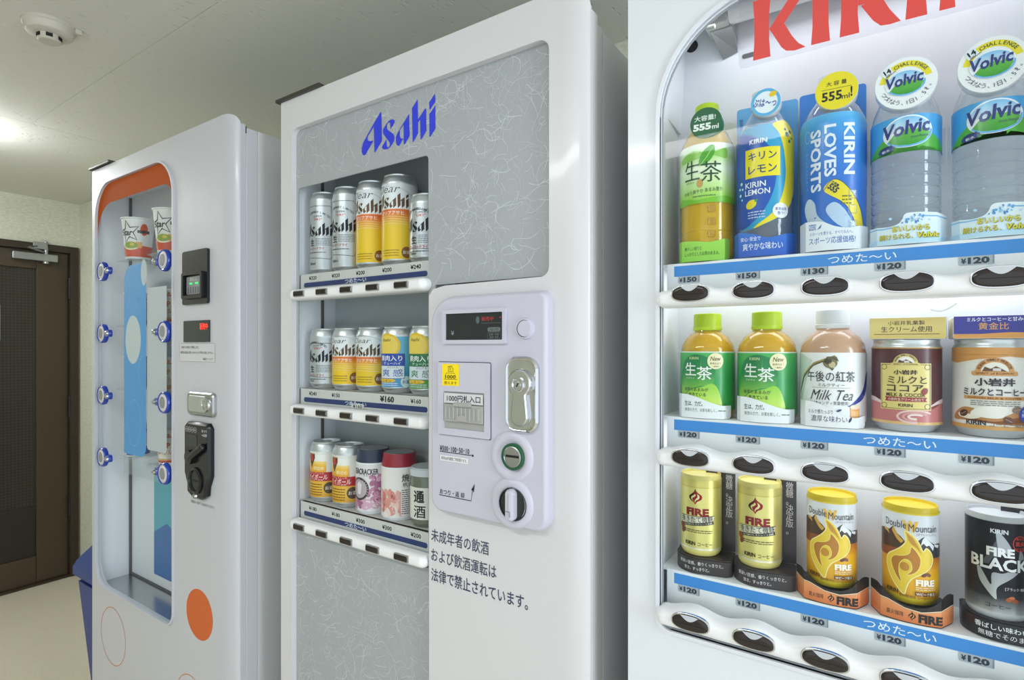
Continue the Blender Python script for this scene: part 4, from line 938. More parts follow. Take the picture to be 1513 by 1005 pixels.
a.poly([(-.0257, 1.6931), (-.0130, 1.6975), (-.0056, 1.6932), (.0000, 1.681), (.0095, 1.6659), (.0000, 1.6652), (-.0080, 1.6664), (-.0145, 1.6735), (-.0200, 1.683)], R_, 2)
stem(.0141, .0308); stem(.0420, .0533)
a.poly([(.0420, zt), (.0560, zt), (.0840, zb+.022), (.0840, zb-.0005), (.0800, zb-.0005), (.0500, zt-.022)], R_, 1); stem(.0835, .0945)
a.build('logo_lettering', lambda u, v, z: (u, F3+.0073-z, v), 'print_satin', lg, world=True)
BX3 = [-.2015+.0717*i for i in range(5)]
R3 = [1.3907, 1.1905, .9896]
PR3 = [['¥150', '¥150', '¥130', '¥120', '¥120'], ['¥120']*5, ['¥120']*5]
def bar_top(x): d = min(abs(x-c) for c in BX3+[BX3[-1]+.0717]); return .0072+.0072*(.5+.5*cos(pi*min(d/.0359, 1)))
for r, z in enumerate(R3):
    fl = z+.0445
    b = BM(); bbox(b, -.2525, .172, .728, .80, fl-.004, fl, .001); sh = obj('shelf', b, 'shelf_white', m3)
    b = BM(); bbox(b, -.2440, .168, .7245, .7285, z-.006, fl, .001); rl = obj('price_rail', b, 'shelf_white', m3)
    a = Art(); a.rect(-.2340, z+.0273, .168, z+.0410, '3f8fdc', 0); a.text('つめた〜い', .008 if r else -.026, z+.0341, .064, .0092, 'eef6ff', 1, .006); a.build('rail_stripe', lambda u, v, zz: (u, .7243-zz, v), 'print_satin', rl, world=True)
    for i, x in enumerate(BX3):
        a = Art(); a.poly(rrect(-.0150, .0130, -.0046, .0046, (.002, .001, 0, 0), 3), 'b4bcc4', 0); a.rect(.0115, -.0040, .0125, .0046, '8c949c', 1)
        a.text('¥', -.0110, -.0002, .0044, .0055, '2e3a48', 1, .05); a.text(PR3[r][i][1:], .0008, .0, .0170, .0068, '2e3a48', 1, .05)
        a.build('price_tag', on_front(x-.0125, .7241, z+.0227), 'print_satin', rl, world=True)
    b = bar_loft(BM(), -.2485, .165, lambda x: z+bar_top(x), lambda x: z-.0150, F3+.0085, F3-.017, bar_xs(-.2485, .165, .004)); br = obj('button_bar', b, 'white_cap', m3)
    b = BM(); bbox(b, -.2525, -.2470, F3+.009, F3+.016, z-.018, z-.006, .001, 1); obj('bar_bracket', b, 'dark_trim', br)
    for x in BX3:
        def sup(w, h, n=32, e=2.5):
            P = []
            for k in range(n):
                t = 2*pi*k/n; cx, sz = cos(t), sin(t); P.append((x+.0005+w*abs(cx)**(2/e)*(1 if cx >= 0 else -1), z+.0002+(h*(1.0 if sz > 0 else .86))*abs(sz)**(2/e)*(1 if sz >= 0 else -1)))
            return P
        b = BM(); dome(b, sup(.0232, .0115), ((0, F3-.015), (.0, F3-.0180), (.0008, F3-.0186))); bt = obj('button', b, 'chrome', br)
        b = BM(); dome(b, sup(.0220, .0103), ((0, F3-.0182), (.0008, F3-.0192), (.0030, F3-.0198), (.0060, F3-.0200))); obj('button_window', b, 'button_dark', bt)
        a = Art(); P = [p for p in sup(.0218, .0101, 64)]; cut = [(x-.0112+.0225*k/10, z+.0101-.0068*sin(pi*k/10)) for k in range(11)]
        topc = sorted([p for p in P if p[1] > z+.0002 and abs(p[0]-x) < .0108], key=lambda p: -p[0])
        a.poly(cut+topc, 'c4c9d0', 0); a.build('button_badge', lambda u, v, zz: (u, F3-.0203-zz, v), 'print_satin', bt, world=True)
for x, z in ((.058, R3[0]-.0145), (.0585, R3[1]-.0145)):
    b = BM(); tube(b, [(x-.022+.022*k/8, .745, z-.004-.0075*sin(pi*(.25+.75*k/8))**1) for k in range(9)], .0011, 8); obj('wire_hook', b, 'wire_white', m3)

# ------------------------------------------------------------------ soft drinks
Y3 = .757
Z3 = [z+.0450 for z in R3]
def pt(t, name, prof, m, seg=56): return obj(name, lathe(BM(), prof, seg), m, t, world=False)
def cap_part(t, r, z0, z1, m, name='bottle_cap'):
    return pt(t, name, [(r*.96, z0), (r, z0+.001), (r, z0+.0045), (r*.965, z0+.005), (r*.965, z1-.004), (r*.94, z1-.0008), (r*.88, z1), (0, z1)], m, 44)
def pop_disc(t, cx, z, r, y, thick, side_m, art, tilt=0):
    """thick round badge set in front of the cap"""
    b = BM(); lathe(b, [(0, -thick), (r*.985, -thick), (r, -.001), (r*.985, 0), (0, 0)], 48, (cx, y, z), 'y'); d = obj('round_badge', b, side_m, t, world=False)
    a = Art(); art(a, r); a.build('badge_print', lambda u, v, zz: (cx+u, y-.0003-zz, z+v), 'print_satin', d)
def base_sleeve(t, R, outline, col, art=None, name='display_base', m='print_satin'):
    a = Art(); a.poly(outline[:3]+catmull(outline[3:], False), col, 0)
    if art: art(a)
    def flat(u, v, z): return (u*.82, -R+4.6*u*u+max(0, abs(u)-.032)*1.3-z, v)
    return a.build(name, flat, m, t, du=.004)
def back_card(t, x0, x1, y, z1, stops, name='back_card', art=None, r=.004):
    b = BM(); plate(b, rrect(x0, x1, 0, z1, (.001, .001, r, r), 4), (), y, y+.0008); c = obj(name, b, 'white_cap', t, world=False)
    a = Art(); xs = rrect(x0, x1, 0, z1, (.001, .001, r, r), 4); (v0, c0), (v1, c1) = stops
    a.poly(xs, (lambda u, v: mixc(c0, c1, (v-v0)/(v1-v0))), 0)
    if art: art(a)
    a.build('card_print', lambda u, v, z: (u, y-.0002-z, v), 'print_satin', c); return c
def dimples(t, R, zs, us, s=.0046, m='pet_clear'):
    for u in us:
        for z in zs:
            b = BM(); dome(b, rrect(u-s, u+s, z-s, z+s, .0018, 3), ((0, .0), (.0, -.0005), (.0010, -.0011), (.0022, -.0004)))
            for v in b.verts: a_ = v.co.x/R; rr = R-v.co.y; v.co = Vector((rr*sin(a_), -rr*cos(a_), v.co.z))
            bmesh.ops.recalc_face_normals(b, faces=b.faces[:]); obj('grip_dimple', b, m, t, world=False)
gr1, gr2, gr3 = 'bottles on the top shelf of the soft drink machine', 'drinks on the middle shelf of the soft drink machine', 'coffee cans on the bottom shelf of the soft drink machine'

# 1 green tea
t = thing('tea_bottle', 'tall green tea bottle with round dark green badge, leftmost on the top shelf', 'drink bottle', (-.2005, Y3, Z3[0]), gr1, RAD(5))
TB = [(0, .003), (.025, 0), (.0315, .002), (.0338, .008), (.0338, .0375), (.0330, .039), (.0338, .0405), (.0338, .074), (.0342, .078), (.0342, .146), (.0325, .154), (.0275, .166), (.0200, .177), (.0150, .183), (.0140, .187)]
pt(t, 'bottle_body', TB, 'pet_tea'); pt(t, 'tea', [(0, .005)]+[(r-.0022, h) for r, h in TB[3:-2]]+[(0, .178)], 'tea_liquid'); cap_part(t, .0155, .187, .209, 'green_cap')
R = prof_fn([(r, h) for r, h in TB if h > .05], .0342)
a = Art(); w = .098
a.grad(-w, w, [(.074, '8fcc3c'), (.085, 'a9da62'), (.105, 'd6eeb0'), (.118, 'eaf5d8'), (.132, 'bfe38c'), (.143, 'e2f2d0'), (.150, 'f0f6e8')], 0)
a.sm([(-.03, .136), (-.01, .142), (.01, .137), (.03, .143), (.03, .130), (.012, .133), (-.01, .130), (-.03, .129)], '8cc850', 1); a.poly([(-.05, .075), (-.03, .083), (-.005, .078), (.03, .083), (.05, .080), (.05, .074), (-.05, .074)], '7cc02c', 1)
a.sm([(-.004, .122), (.000, .138), (.012, .147), (.015, .138), (.008, .126)], '4da32c', 3); a.line([(-.003, .121), (.005, .131), (.013, .144)], .0008, 'b4dc84', 4)
a.text('生', -.0135, .117, .021, .025, '2c4a34', 4, .0); a.text('茶', .0105, .113, .026, .026, '2c4a34', 4, .0); a.ell(-.003, .099, .004, .0055, 'c89a48', 3, 16)
a.text('かおり爽やか あまみ豊か', .0, .0895, .050, .0055, '3c5c34', 4, .0, 0, .06); a.text('なまちゃ', -.016, .1015, .012, .0028, '4c6a44', 4); a.fine(-.012, .0815, .016, .0845, 1, '5c7c4c', 4, 2)
a.build('bottle_label', on_cyl(R, .0004), 'print_gloss', t, du=.0034, vcuts=(.078, .146))
base_sleeve(t, .0350, [(-.0385, 0), (.034, 0), (.0375, .003), (.0375, .024), (.034, .027), (.012, .0235), (-.012, .026), (-.0385, .0275)], lambda u, v: mixc('8fd24c', 'a4dc58', v/.03), lambda a: (a.text('爽々しい香りと', -.014, .0165, .026, .0052, '2c5a1c', 1, .01), a.text('しっかりとしたお茶のあまみ。', -.001, .0095, .052, .0052, '2c5a1c', 1, .01)))
pop_disc(t, .004, .176, .0195, -.0320, .018, 'dark_green', lambda a, r: (a.ell(0, 0, r*.98, r*.98, '1d6038', 0, 40), a.text('大容量!', -.001, .0060, .026, .0070, 'e6f0e6', 1, .03), a.text('555', -.0045, -.0050, .022, .0088, 'f0f6f0', 1, .05), a.text('ml', .0115, -.0065, .008, .0060, 'f0f6f0', 1, .02)))
dimples(t, .0338, (.034, .050, .066), (.0115,), .0048, 'pet_tea')
back_card(t, -.033, .032, .0345, .195, ((0, 'dfe9d2'), (.2, 'e3e8e4')), r=.008)

# 2 lemon soda
t = thing('soda_bottle', 'clear lemon soda bottle with blue and yellow curved label on light blue card', 'drink bottle', (-.1300, Y3, Z3[0]), gr1, RAD(4))
LB = [(0, .003), (.024, 0), (.031, .002), (.0325, .008), (.0325, .0320), (.0312, .036), (.0325, .040), (.0325, .146), (.0310, .154), (.0250, .168), (.0180, .180), (.0145, .186), (.0140, .190)]
pt(t, 'bottle_body', LB, 'pet_clear'); cap_part(t, .0155, .188, .209, 'white_cap')
R = prof_fn([(r, h) for r, h in LB if h > .035], .0325)
a = Art()
a.poly([(-.046, .160), (.046, .160), (.046, .086), (.040, .066), (.026, .050), (.008, .040), (-.012, .034), (-.030, .033), (-.046, .040)], '2ba0cc', 0)
a.sm([(-.046, .152), (-.030, .154), (-.012, .148), (.008, .132), (.016, .108), (.014, .082), (.004, .058), (-.010, .042), (-.024, .036), (-.046, .040)], '2255b4', 1)
a.sm([(.014, .160), (.046, .160), (.046, .090), (.038, .066), (.024, .050), (.006, .040), (-.010, .035), (.010, .050), (.022, .070), (.028, .096), (.026, .124), (.020, .146)], 'f0dc28', 2)
for u, v, s in ((.030, .146, .0030), (.036, .150, .0022), (.034, .138, .0020), (.028, .152, .0018), (.038, .142, .0014)): a.ell(u, v, s, s, '3a5a6c', 3, 14)
for u, v, s in ((-.026, .092, .0020), (-.029, .086, .0016), (-.024, .085, .0014), (-.028, .078, .0020), (-.025, .072, .0013)): a.ell(u, v, s, s, 'c4ecf4', 3, 12)
a.text('KIRIN', -.004, .1395, .020, .0058, 'f0f4fa', 4, .02)
a.rect(-.0195, .096, .0205, .1310, 'f2e020', 3); a.text('キリン', .0005, .1215, .032, .0100, '28407a', 4, .04); a.text('レモン', .0005, .1055, .032, .0100, '28407a', 4, .04)
a.text('KIRIN', -.0075, .0875, .024, .0070, 'eaf2fa', 4, .015); a.text('LEMON', -.0055, .0785, .029, .0070, 'eaf2fa', 4, .015)
a.ell(-.0120, .0640, .0068, .0052, 'f2e020', 4, 20, .5); a.ell(-.0060, .0680, .0022, .0014, '3c9c4c', 5, 10, .6); a.fine(-.016, .046, .004, .056, 3, 'b8cce8', 4, 7)
a.ell(.0215, .0540, .0098, .0092, 'f2f4f6', 5, 26); a.text('果実由来', .0215, .0560, .014, .0040, '2c4c94', 6, .01); a.text('香り!', .0215, .0510, .009, .0040, '2c4c94', 6, .01)
a.build('bottle_label', on_cyl(R, .0004), 'print_gloss', t, du=.0033, vcuts=(.04, .146, .154))
base_sleeve(t, .0355, [(-.0400, 0), (.040, 0), (.0425, .003), (.0425, .024), (.040, .0265), (.010, .0215), (-.010, .0270), (-.030, .0305), (-.040, .0300)], lambda u, v: mixc('2a5cc0', '3a78d4', v/.03), lambda a: (a.text('安心･安全で', -.0150, .0215, .028, .0052, 'e8f0fc', 1, .01), a.text('爽やかな味わい', .0010, .0120, .054, .0090, 'f0f6ff', 1, .015)))
pop_disc(t, .004, .186, .0168, -.0285, .015, 'white_cap', lambda a, r: (a.ring(0, 0, r*.98, r*.98, .0034, '5cb4e4', 1, 40), a.ell(0, 0, r*.9, r*.9, 'eef6fc', 0, 36), a.text('ぷは〜っ', -.001, -.0005, .026, .0095, '2c54b0', 2, .05, 0, -.12), a.ell(.008, .0085, .0042, .0032, 'f0c81c', 2, 16, .5)))
back_card(t, -.0375, .0355, .0345, .208, ((0, '4a9ee6'), (.2, '6cb8f0')), art=lambda a: a.text('無果汁', -.032, .186, .0050, .0180, '3f6cb0', 1, .01, vertical=True))

# 3 sports drink
t = thing('sports_drink_bottle', 'blue sports drink bottle with vertical white lettering and yellow round badge', 'drink bottle', (-.0560, Y3, Z3[0]), gr1, RAD(3))
pt(t, 'bottle_body', TB, 'pet_clear'); cap_part(t, .0155, .187, .209, 'white_cap')
R = prof_fn([(r, h) for r, h in TB if h > .005], .0342)
a = Art(); w = .098
a.grad(-w, w, [(.012, '2f78d0'), (.06, '2a6ccc'), (.12, '3a86dc'), (.145, '4aa4e4'), (.156, '66bcee')], 0)
for s, x, y0, y1 in (('SPORTS', -.0165, .068, .139), ('LOVES', -.0015, .083, .142), ('KIRIN', .0175, .084, .142)):
    a.text(s, x, (y0+y1)/2, y1-y0, .0118, 'e6f0fa', 4, .03, 0, -pi/2)
a.sm([(-.032, .050), (-.026, .062), (-.018, .056), (-.014, .040), (.002, .026), (.020, .018), (.030, .012), (-.004, .012), (-.022, .026)], 'c8daec', 2)
a.sm([(-.006, .046), (.002, .054), (.012, .046), (.022, .030), (.032, .018), (.034, .012), (.020, .020), (.004, .030)], 'b8d0ea', 2)
a.sm([(-.008, .068), (.0005, .079), (.010, .076), (.022, .062), (.032, .044), (.036, .028), (.036, .012), (.030, .012), (.022, .036), (.012, .052)], 'ecd82c', 3); a.line(catmull([(-.008, .068), (.0005, .079), (.010, .076), (.022, .062), (.032, .044), (.036, .028)], False), .0006, '304a6c', 4)
a.text('555', .0015, .0695, .0110, .0070, '26344c', 5, .04, 0, -.75); a.text('大容量', .0035, .0745, .0090, .0028, '26344c', 5, .02, 0, -.75); a.fine(.010, .050, .020, .062, 3, '7c7a24', 4, 4)
a.text('キリンラブズスポーツ', -.0275, .094, .044, .0030, '9cc0e8', 4, 0, 0, -pi/2); a.ring(-.0265, .134, .004, .007, .0006, 'a8c8ea', 4, 20)
a.build('bottle_label', on_cyl(R, .0004), 'print_gloss', t, du=.0034, vcuts=(.04, .074, .078, .146, .154))
base_sleeve(t, .0355, [(-.0400, 0), (.040, 0), (.0425, .003), (.0425, .0235), (.040, .026), (.020, .0240), (.004, .0265), (-.012, .0330), (-.030, .0345), (-.040, .0335)], 'e8eef4',
            lambda a: (a.text('KIRIN', -.0235, .0300, .0085, .0020, '2c62b4', 1, .03), a.text('LOVES', -.0235, .0275, .0085, .0020, '2c62b4', 1, .03), a.text('SPORTS', -.0235, .0250, .0090, .0020, '2c62b4', 1, .03), a.poly([(-.018, .024), (-.012, .0305), (-.0135, .026)], '2c62b4', 1), a.text('スポーツを愛する、すべての人へ。', -.0010, .0195, .052, .0040, '4c78b8', 1), a.text('スポーツ応援価格!', .0, .0115, .056, .0078, '2c66bc', 1, .012)))
pop_disc(t, .0045, .180, .0212, -.0315, .018, 'white_cap', lambda a, r: (a.ell(0, 0, r*.99, r*.99, 'f0de20', 0, 44), a.text('大 容 量', .0, .0085, .020, .0052, '2a2c22', 1, .01), a.line([(-.0145, .0025), (.0145, .0025)], .0005, '5a5a30', 1), a.text('555', -.0045, -.0055, .0200, .0105, '26281e', 1, .03), a.text('ml', .0090, -.0080, .0075, .0058, '26281e', 1, .01), a.text('!', .0145, -.0040, .0020, .0115, '26281e', 1, .03)))
back_card(t, -.0370, .0345, .0345, .208, ((0, '3a86dc'), (.2, '3f8ee4')))
dimples(t, .0342, (.062, .045, .028), (.0215,), .0055)

# 4, 5 mineral water
t = wat = thing('water_bottle', 'clear mineral water bottle standing beside the blue sports drink bottle', 'drink bottle', (.0142, Y3, Z3[0]), gr1, RAD(1))
WB = [(0, .003), (.024, 0), (.030, .002), (.0318, .008)]
for k in range(7): z0 = .0135+.0118*k; WB += [(.0318, z0), (.0304, z0+.0016), (.0304, z0+.0024), (.0318, z0+.004)]
WB += [(.0318, .097), (.0322, .099), (.0322, .136), (.0312, .142), (.0290, .150), (.0235, .164), (.0170, .178), (.0140, .184), (.0138, .188)]
pt(t, 'bottle_body', WB, 'pet_clear'); cap_part(t, .0150, .186, .205, 'white_cap')
a = Art(); w = .056
def vlogo(a, cx, cy, W, H, z):
    """lettering over sky, green hill and swoosh inside an oval"""
    a.ell(cx, cy, W*.50, H*.5, 'f4f8fc', z, 36); a.poly([(cx+W*.46*cos(t_), cy+H*.46*sin(t_)) for t_ in [pi*i/20 for i in range(21)]], lambda u, v: mixc('dcecf8', '7cc0f0', (v-cy)/(H*.46)), z+1)
    a.poly([(cx-W*.40, cy-H*.26), (cx-W*.26, cy-H*.04), (cx-W*.14, cy-H*.02), (cx, cy+H*.10), (cx+W*.12, cy+H*.02), (cx+W*.24, cy+H*.08), (cx+W*.44, cy-H*.06), (cx+W*.34, cy-H*.30), (cx+W*.10, cy-H*.44), (cx-W*.20, cy-H*.40)], lambda u, v: mixc('3c9c34', '6cc04c', (v-cy+H*.4)/(H*.5)), z+2)
    a.ring(cx, cy-H*.02, W*.48, H*.46, H*.05, '6cb8f0', z+3, 30, -2.6, .1)
    a.text('Volvic', cx-W*.02, cy+H*.12, W*.92, H*.44, '2c3a80', z+4, .028, .22, .10)
a.rect(-w, .098, w, .137, '4aa8e8', 0); a.poly([(-.05, .098), (-.03, .100), (-.01, .103), (.01, .103), (.03, .100), (.05, .098)], '4cae34', 1)
a.poly([(-.046, .098), (-.032, .108), (-.022, .115), (-.010, .112), (.010, .112), (.022, .117), (.034, .110), (.046, .098)], '55b440', 1)
vlogo(a, .001, .1195, .046, .034, 2); a.text('from France', .0115, .1135, .016, .0028, '4c5c80', 8, 0, .2, .1); a.ell(-.0185, .1035, .0085, .0038, '2c4484', 7, 22, .15); a.text('まろやかな', -.0185, .1060, .013, .0030, '20305c', 8, .01, 0, .15); a.text('軟水', -.0185, .1025, .008, .0030, 'e4ecf6', 8, .01, 0, .15)
a.build('bottle_label', on_cyl(.0322, .0004), 'print_gloss', t, du=.0032)
def wbase(a):
    a.rect(-.041, .001, .043, .006, 'bfe2f6', 1)
    rd = random.Random(5)
    for i in range(26): a.ell(rd.gauss(.008, .007), .0255+rd.gauss(0, .0022), rd.uniform(.0006, .0022), rd.uniform(.0005, .0014), rd.choice(['5ca8e4', '8cc8f0', '3c88d0', 'b4dcf4']), 2+i % 3, 8, rd.uniform(0, 3))
    a.line([(-.041, .0185), (-.026, .0175), (-.008, .019)], .0012, '7cbce8', 2); a.line([(.012, .0285), (.026, .0275), (.043, .026)], .0012, '7cbce8', 2)
    for dx, dy, c, z in ((.0004, -.0004, '5c6420', 5), (0, 0, 'e0d42c', 6)):
        a.text('おいしいから', .004+dx, .0165+dy, .040, .0062, c, z, .03 if z == 6 else .06); a.text('続けられる、', -.0115+dx, .0085+dy, .036, .0062, c, z, .03 if z == 6 else .06); a.text('Volvic', .0225+dx, .0085+dy, .023, .0062, c, z, .03 if z == 6 else .06, .15)
base_sleeve(t, .0350, [(-.0400, 0), (.042, 0), (.0430, .003), (.0430, .0290), (.030, .0310), (.012, .0325), (-.001, .0320), (-.005, .0260), (-.010, .0215), (-.022, .0195), (-.040, .0210)], lambda u, v: mixc('d4ecf8', 'eaf4fa', v/.03), wbase)
def wdisc(a, r):
    a.ell(0, 0, r*.985, r*.985, 'f2f5f8', 0, 56); a.ring(0, 0, r*.84, r*.84, r*.22, 'f0e030', 1, 40, RAD(12), RAD(172)); a.arc('CHALLENGE', .001, 0, r*.73, r*.135, RAD(76), RAD(84), '3c4c40', 3, .01)
    a.poly([(-r*.66, r*.30), (-r*.36, r*.50), (-r*.52, r*.76), (-r*.80, r*.56)], 'e4eef6', 3); a.text('14', -r*.58, r*.56, r*.24, r*.18, '22262c', 4, .04, 0, .45); a.text('DAY', -r*.53, r*.43, r*.20, r*.07, '22262c', 4, .02, 0, .45); a.line([(-r*.66, r*.30), (-r*.30, r*.54)], .0005, '22262c', 4)
    vlogo(a, 0, .0, r*1.30, r*1.0, 4); a.arc('つづけよう、1日1.5ℓ。', 0, 0, r*.76, r*.15, -pi/2+.06, RAD(136), '30344c', 3, .0, True)
pop_disc(t, -.001, .171, .0276, -.0325, .014, 'white_cap', wdisc)
b = BM()
for s in (-1, 1): box(b, s*.0345-.0012, s*.0345+.0012, .004, .005, .09, .128)
obj('label_fin', b, 'clear_sheet', t, world=False, smooth=0)
dup(wat, (.0870, Y3, Z3[0]), 'clear mineral water bottle at the right end of the top shelf', RAD(-3))

# 6, 7 small green tea
SB = [(0, .003), (.026, 0), (.0318, .002), (.0338, .008), (.0338, .085), (.0322, .094), (.0270, .103), (.0210, .108), (.0172, .111), (.0168, .113)]
t = tea = thing('tea_bottle', 'small green tea bottle with lime cap at the left end of the middle shelf', 'drink bottle', (-.2000, Y3, Z3[1]), gr2, RAD(3))
pt(t, 'bottle_body', SB, 'pet_tea'); pt(t, 'tea', [(0, .005)]+[(r-.0022, h) for r, h in SB[2:-1]]+[(0, .1105)], 'tea_liquid_pale'); cap_part(t, .0182, .1125, .1345, 'green_cap')
a = Art(); w = .1056
a.grad(-w, w, [(.010, '3aa44c'), (.05, '2f9a50'), (.0845, '4cb45c')], 0); a.rect(-w, .0835, w, .0850, 'dce8d4', 1)
a.sm([(-.034, .012), (-.024, .030), (-.006, .040), (.012, .044), (.016, .056), (.014, .070), (.004, .079), (-.010, .081), (-.024, .074), (-.030, .060), (-.034, .040)], lambda u, v: mixc('a8d84a', '17804a', (v-.03)/.03), 1)
a.sm([(-.033, .012), (.020, .012), (.022, .030), (.014, .044), (.0, .040), (-.014, .036), (-.026, .026)], lambda u, v: mixc('d8ec6c', '8ccc3c', (v-.012)/.035), 2)
a.text('KIRIN', -.010, .0765, .012, .0034, 'd8e8a0', 4, .01); a.text('生', -.0150, .0625, .0165, .0165, 'f2f6ee', 4, .01); a.text('茶', .0030, .0575, .0185, .0170, 'f2f6ee', 4, .01); a.text('なまちゃ', -.015, .0510, .012, .0024, 'e0ecd8', 4)
a.ell(.0165, .0730, .0098, .0102, 'efe6b8', 5, 28); a.text('New', .0165, .0760, .013, .0056, '5c4c1c', 6, .01, .25); a.text('新茶仕立て', .0165, .0700, .013, .0026, '5c4c1c', 6, .01); a.text('一番摘み', .0165, .0662, .009, .0020, '5c4c1c', 6)
a.text('新芽のあまみが', -.008, .0365, .032, .0050, '1c4a24', 5, .01); a.text('生きている', -.006, .0302, .022, .0048, '1c4a24', 5, .01)
a.build('bottle_label', on_cyl(.0338, .0004), 'print_gloss', t, du=.0034)
base_sleeve(t, .0349, [(-.0390, 0), (.038, 0), (.0395, .003), (.0395, .0165), (.026, .0175), (.010, .0215), (-.008, .0270), (-.024, .0300), (-.039, .0300)], 'f0f3f6', lambda a: (a.text('生は、力だ。', -.0125, .0185, .028, .0066, '26522c', 1, .015), a.text('新芽の力で、お茶を新しく。', -.0020, .0105, .048, .0046, '3a6a40', 1, .01), a.fine(.024, .009, .034, .012, 1, '6a8a6c', 1, 2)))
dup(tea, (-.1275, Y3, Z3[1]), 'small green tea bottle with lime cap beside the milk tea bottle', RAD(3))
# 8 milk tea
t = thing('milk_tea_bottle', 'white capped milk tea bottle with flowing script label on the middle shelf', 'drink bottle', (-.0560, Y3, Z3[1]), gr2, RAD(2))
pt(t, 'bottle_body', SB, 'milk_tea'); cap_part(t, .0180, .1125, .1345, 'white_cap')
a = Art(); w = .1056
a.grad(-w, w, [(.006, 'f0f2f4'), (.0845, 'f2f3f4')], 0); a.poly([(-.050, .010), (-.036, .030), (-.026, .060), (-.020, .076), (-.036, .083), (-.05, .083)], 'cfdcd2', 1)
a.line([(-.040, .040), (-.032, .058), (-.018, .072), (.004, .0805)], .0024, 'a08c4c', 2); a.line([(-.041, .037), (-.033, .055), (-.019, .0695), (.002, .079)], .0010, '22242c', 3)
a.sm([(.050, .060), (.044, .060), (.036, .042), (.022, .028), (.016, .024), (.024, .026), (.040, .036)], '2c3c9c', 2); a.line([(.046, .052), (.036, .036), (.020, .024)], .0028, 'b0a070', 1)
a.ell(-.001, .0730, .0070, .0062, '7c7450', 4, 24); a.ell(-.003, .0745, .0036, .0030, '3c3828', 5, 14); a.ell(.0010, .0710, .0032, .0034, 'c8bc90', 5, 14); a.poly([(-.0085, .0725), (-.0040, .0800), (.0050, .0800), (.0075, .0745), (.002, .0770)], '5c5638', 5); a.poly([(-.002, .0670), (.003, .0670), (.001, .0640)], '5c5638', 5)
a.text('午後の紅茶', -.0010, .0575, .050, .0120, '2c2a2c', 5, .004); a.text('ミルクティー', .0, .0478, .026, .0038, '3c3a3c', 5, .005); a.rect(-.020, .0445, .020, .0449, 'a89c78', 5)
a.text('Milk Tea', .0, .0365, .044, .0115, '302c2c', 5, -.004, .45); a.text('〈キャンディ茶葉使用〉', .0, .0275, .036, .0042, '4c4848', 5)
a.rr(.0190, .009, .0300, .0235, .002, 'f0a850', 4); a.ell(.0245, .0235, .0060, .0026, 'f4dcc0', 5, 16); a.rect(.0205, .012, .0285, .019, 'f6c078', 5)
a.build('bottle_label', on_cyl(.0338, .0004), 'print_gloss', t, du=.0034)
base_sleeve(t, .0349, [(-.0390, 0), (.038, 0), (.0395, .003), (.0395, .0140), (.026, .0120), (.010, .0165), (-.008, .0240), (-.024, .0285), (-.039, .0290)], 'f2f3f6', lambda a: (a.text('ミルク感たっぷり', -.0130, .0175, .030, .0048, '44506c', 1, .005), a.text('濃厚な味わい', -.0030, .0095, .044, .0072, '3c4864', 1, .005), a.ell(.0225, .0095, .0014, .0034, '3c4864', 1, 12, -.5), a.ell(.0095, .0195, .0012, .0032, '3c4864', 1, 12, -1.2)))
# 9, 10 wide cans with toppers
def wide_can(loc, label, art, top_stops, top_art, body='aluminium', rz=0):
    t = thing('drink_can', label, 'drink can', loc, gr2, rz); r, h = .0318, .099
    B, L = can_profiles(r, h, .94); B = B[:6]+[(r, h-.0085), (r*.985, h-.0070), (r*.96, h-.0055), (r*.95, h-.003), (r*.965, h-.0015), (r*.95, h-.0002), (r*.93, h-.001)]; obj('can_body', lathe(BM(), B, 56), 'aluminium', t, world=False); obj('can_lid', lathe(BM(), L, 44), 'aluminium', t, world=False)
    a = Art(); art(a); a.build('can_print', on_cyl(r, .0003), 'print_gloss', t, du=r*.1)
    b = BM(); bbox(b, -.0335, .0335, -.0320, .0300, h+.0002, h+.0235, .0025, 3); k = obj('topper_box', b, 'white_cap', t, world=False)
    a = Art(); a.grad(-.0330, .0330, top_stops, 0); top_art(a); a.build('topper_print', lambda u, v, z: (u, -.0322-z, v), 'print_satin', k, vcuts=())
    a = Art(); a.rect(-.0290, top_stops[0][0], .0290, top_stops[-1][0], top_stops[-1][1], 0); a.build('topper_side', lambda u, v, z: (.0337+z, u, v), 'print_satin', k); return t
def koiwai_arch(a, cx, cy, s, ring, line):
    a.poly([(cx+s*cos(pi*i/24), cy+s*.95*sin(pi*i/24)) for i in range(25)], ring, 5); a.poly([(cx+s*.70*cos(pi*i/24), cy+s*.66*sin(pi*i/24)) for i in range(25)], 'f0ece4', 6)
    a.poly([(cx-s*.62, cy+s*.05), (cx-s*.5, cy+s*.36), (cx-s*.2, cy+s*.22), (cx+s*.05, cy+s*.40), (cx+s*.3, cy+s*.26), (cx+s*.6, cy+s*.05)], line, 7); a.rect(cx-.1*s, cy+s*.08, cx+s*.3, cy+s*.26, 'dcd4cc', 8)
    a.arc('KOIWAI FAMILY PRODUCTS', cx, cy, s*.83, s*.17, pi/2, 2.5, line, 8); a.rr(cx-s*1.2, cy-s*.24, cx+s*1.2, cy+s*.06, s*.14, ring, 7); a.text('SPIRIT of KOIWAI', cx, cy-s*.09, s*1.9, s*.15, line, 8, .01)
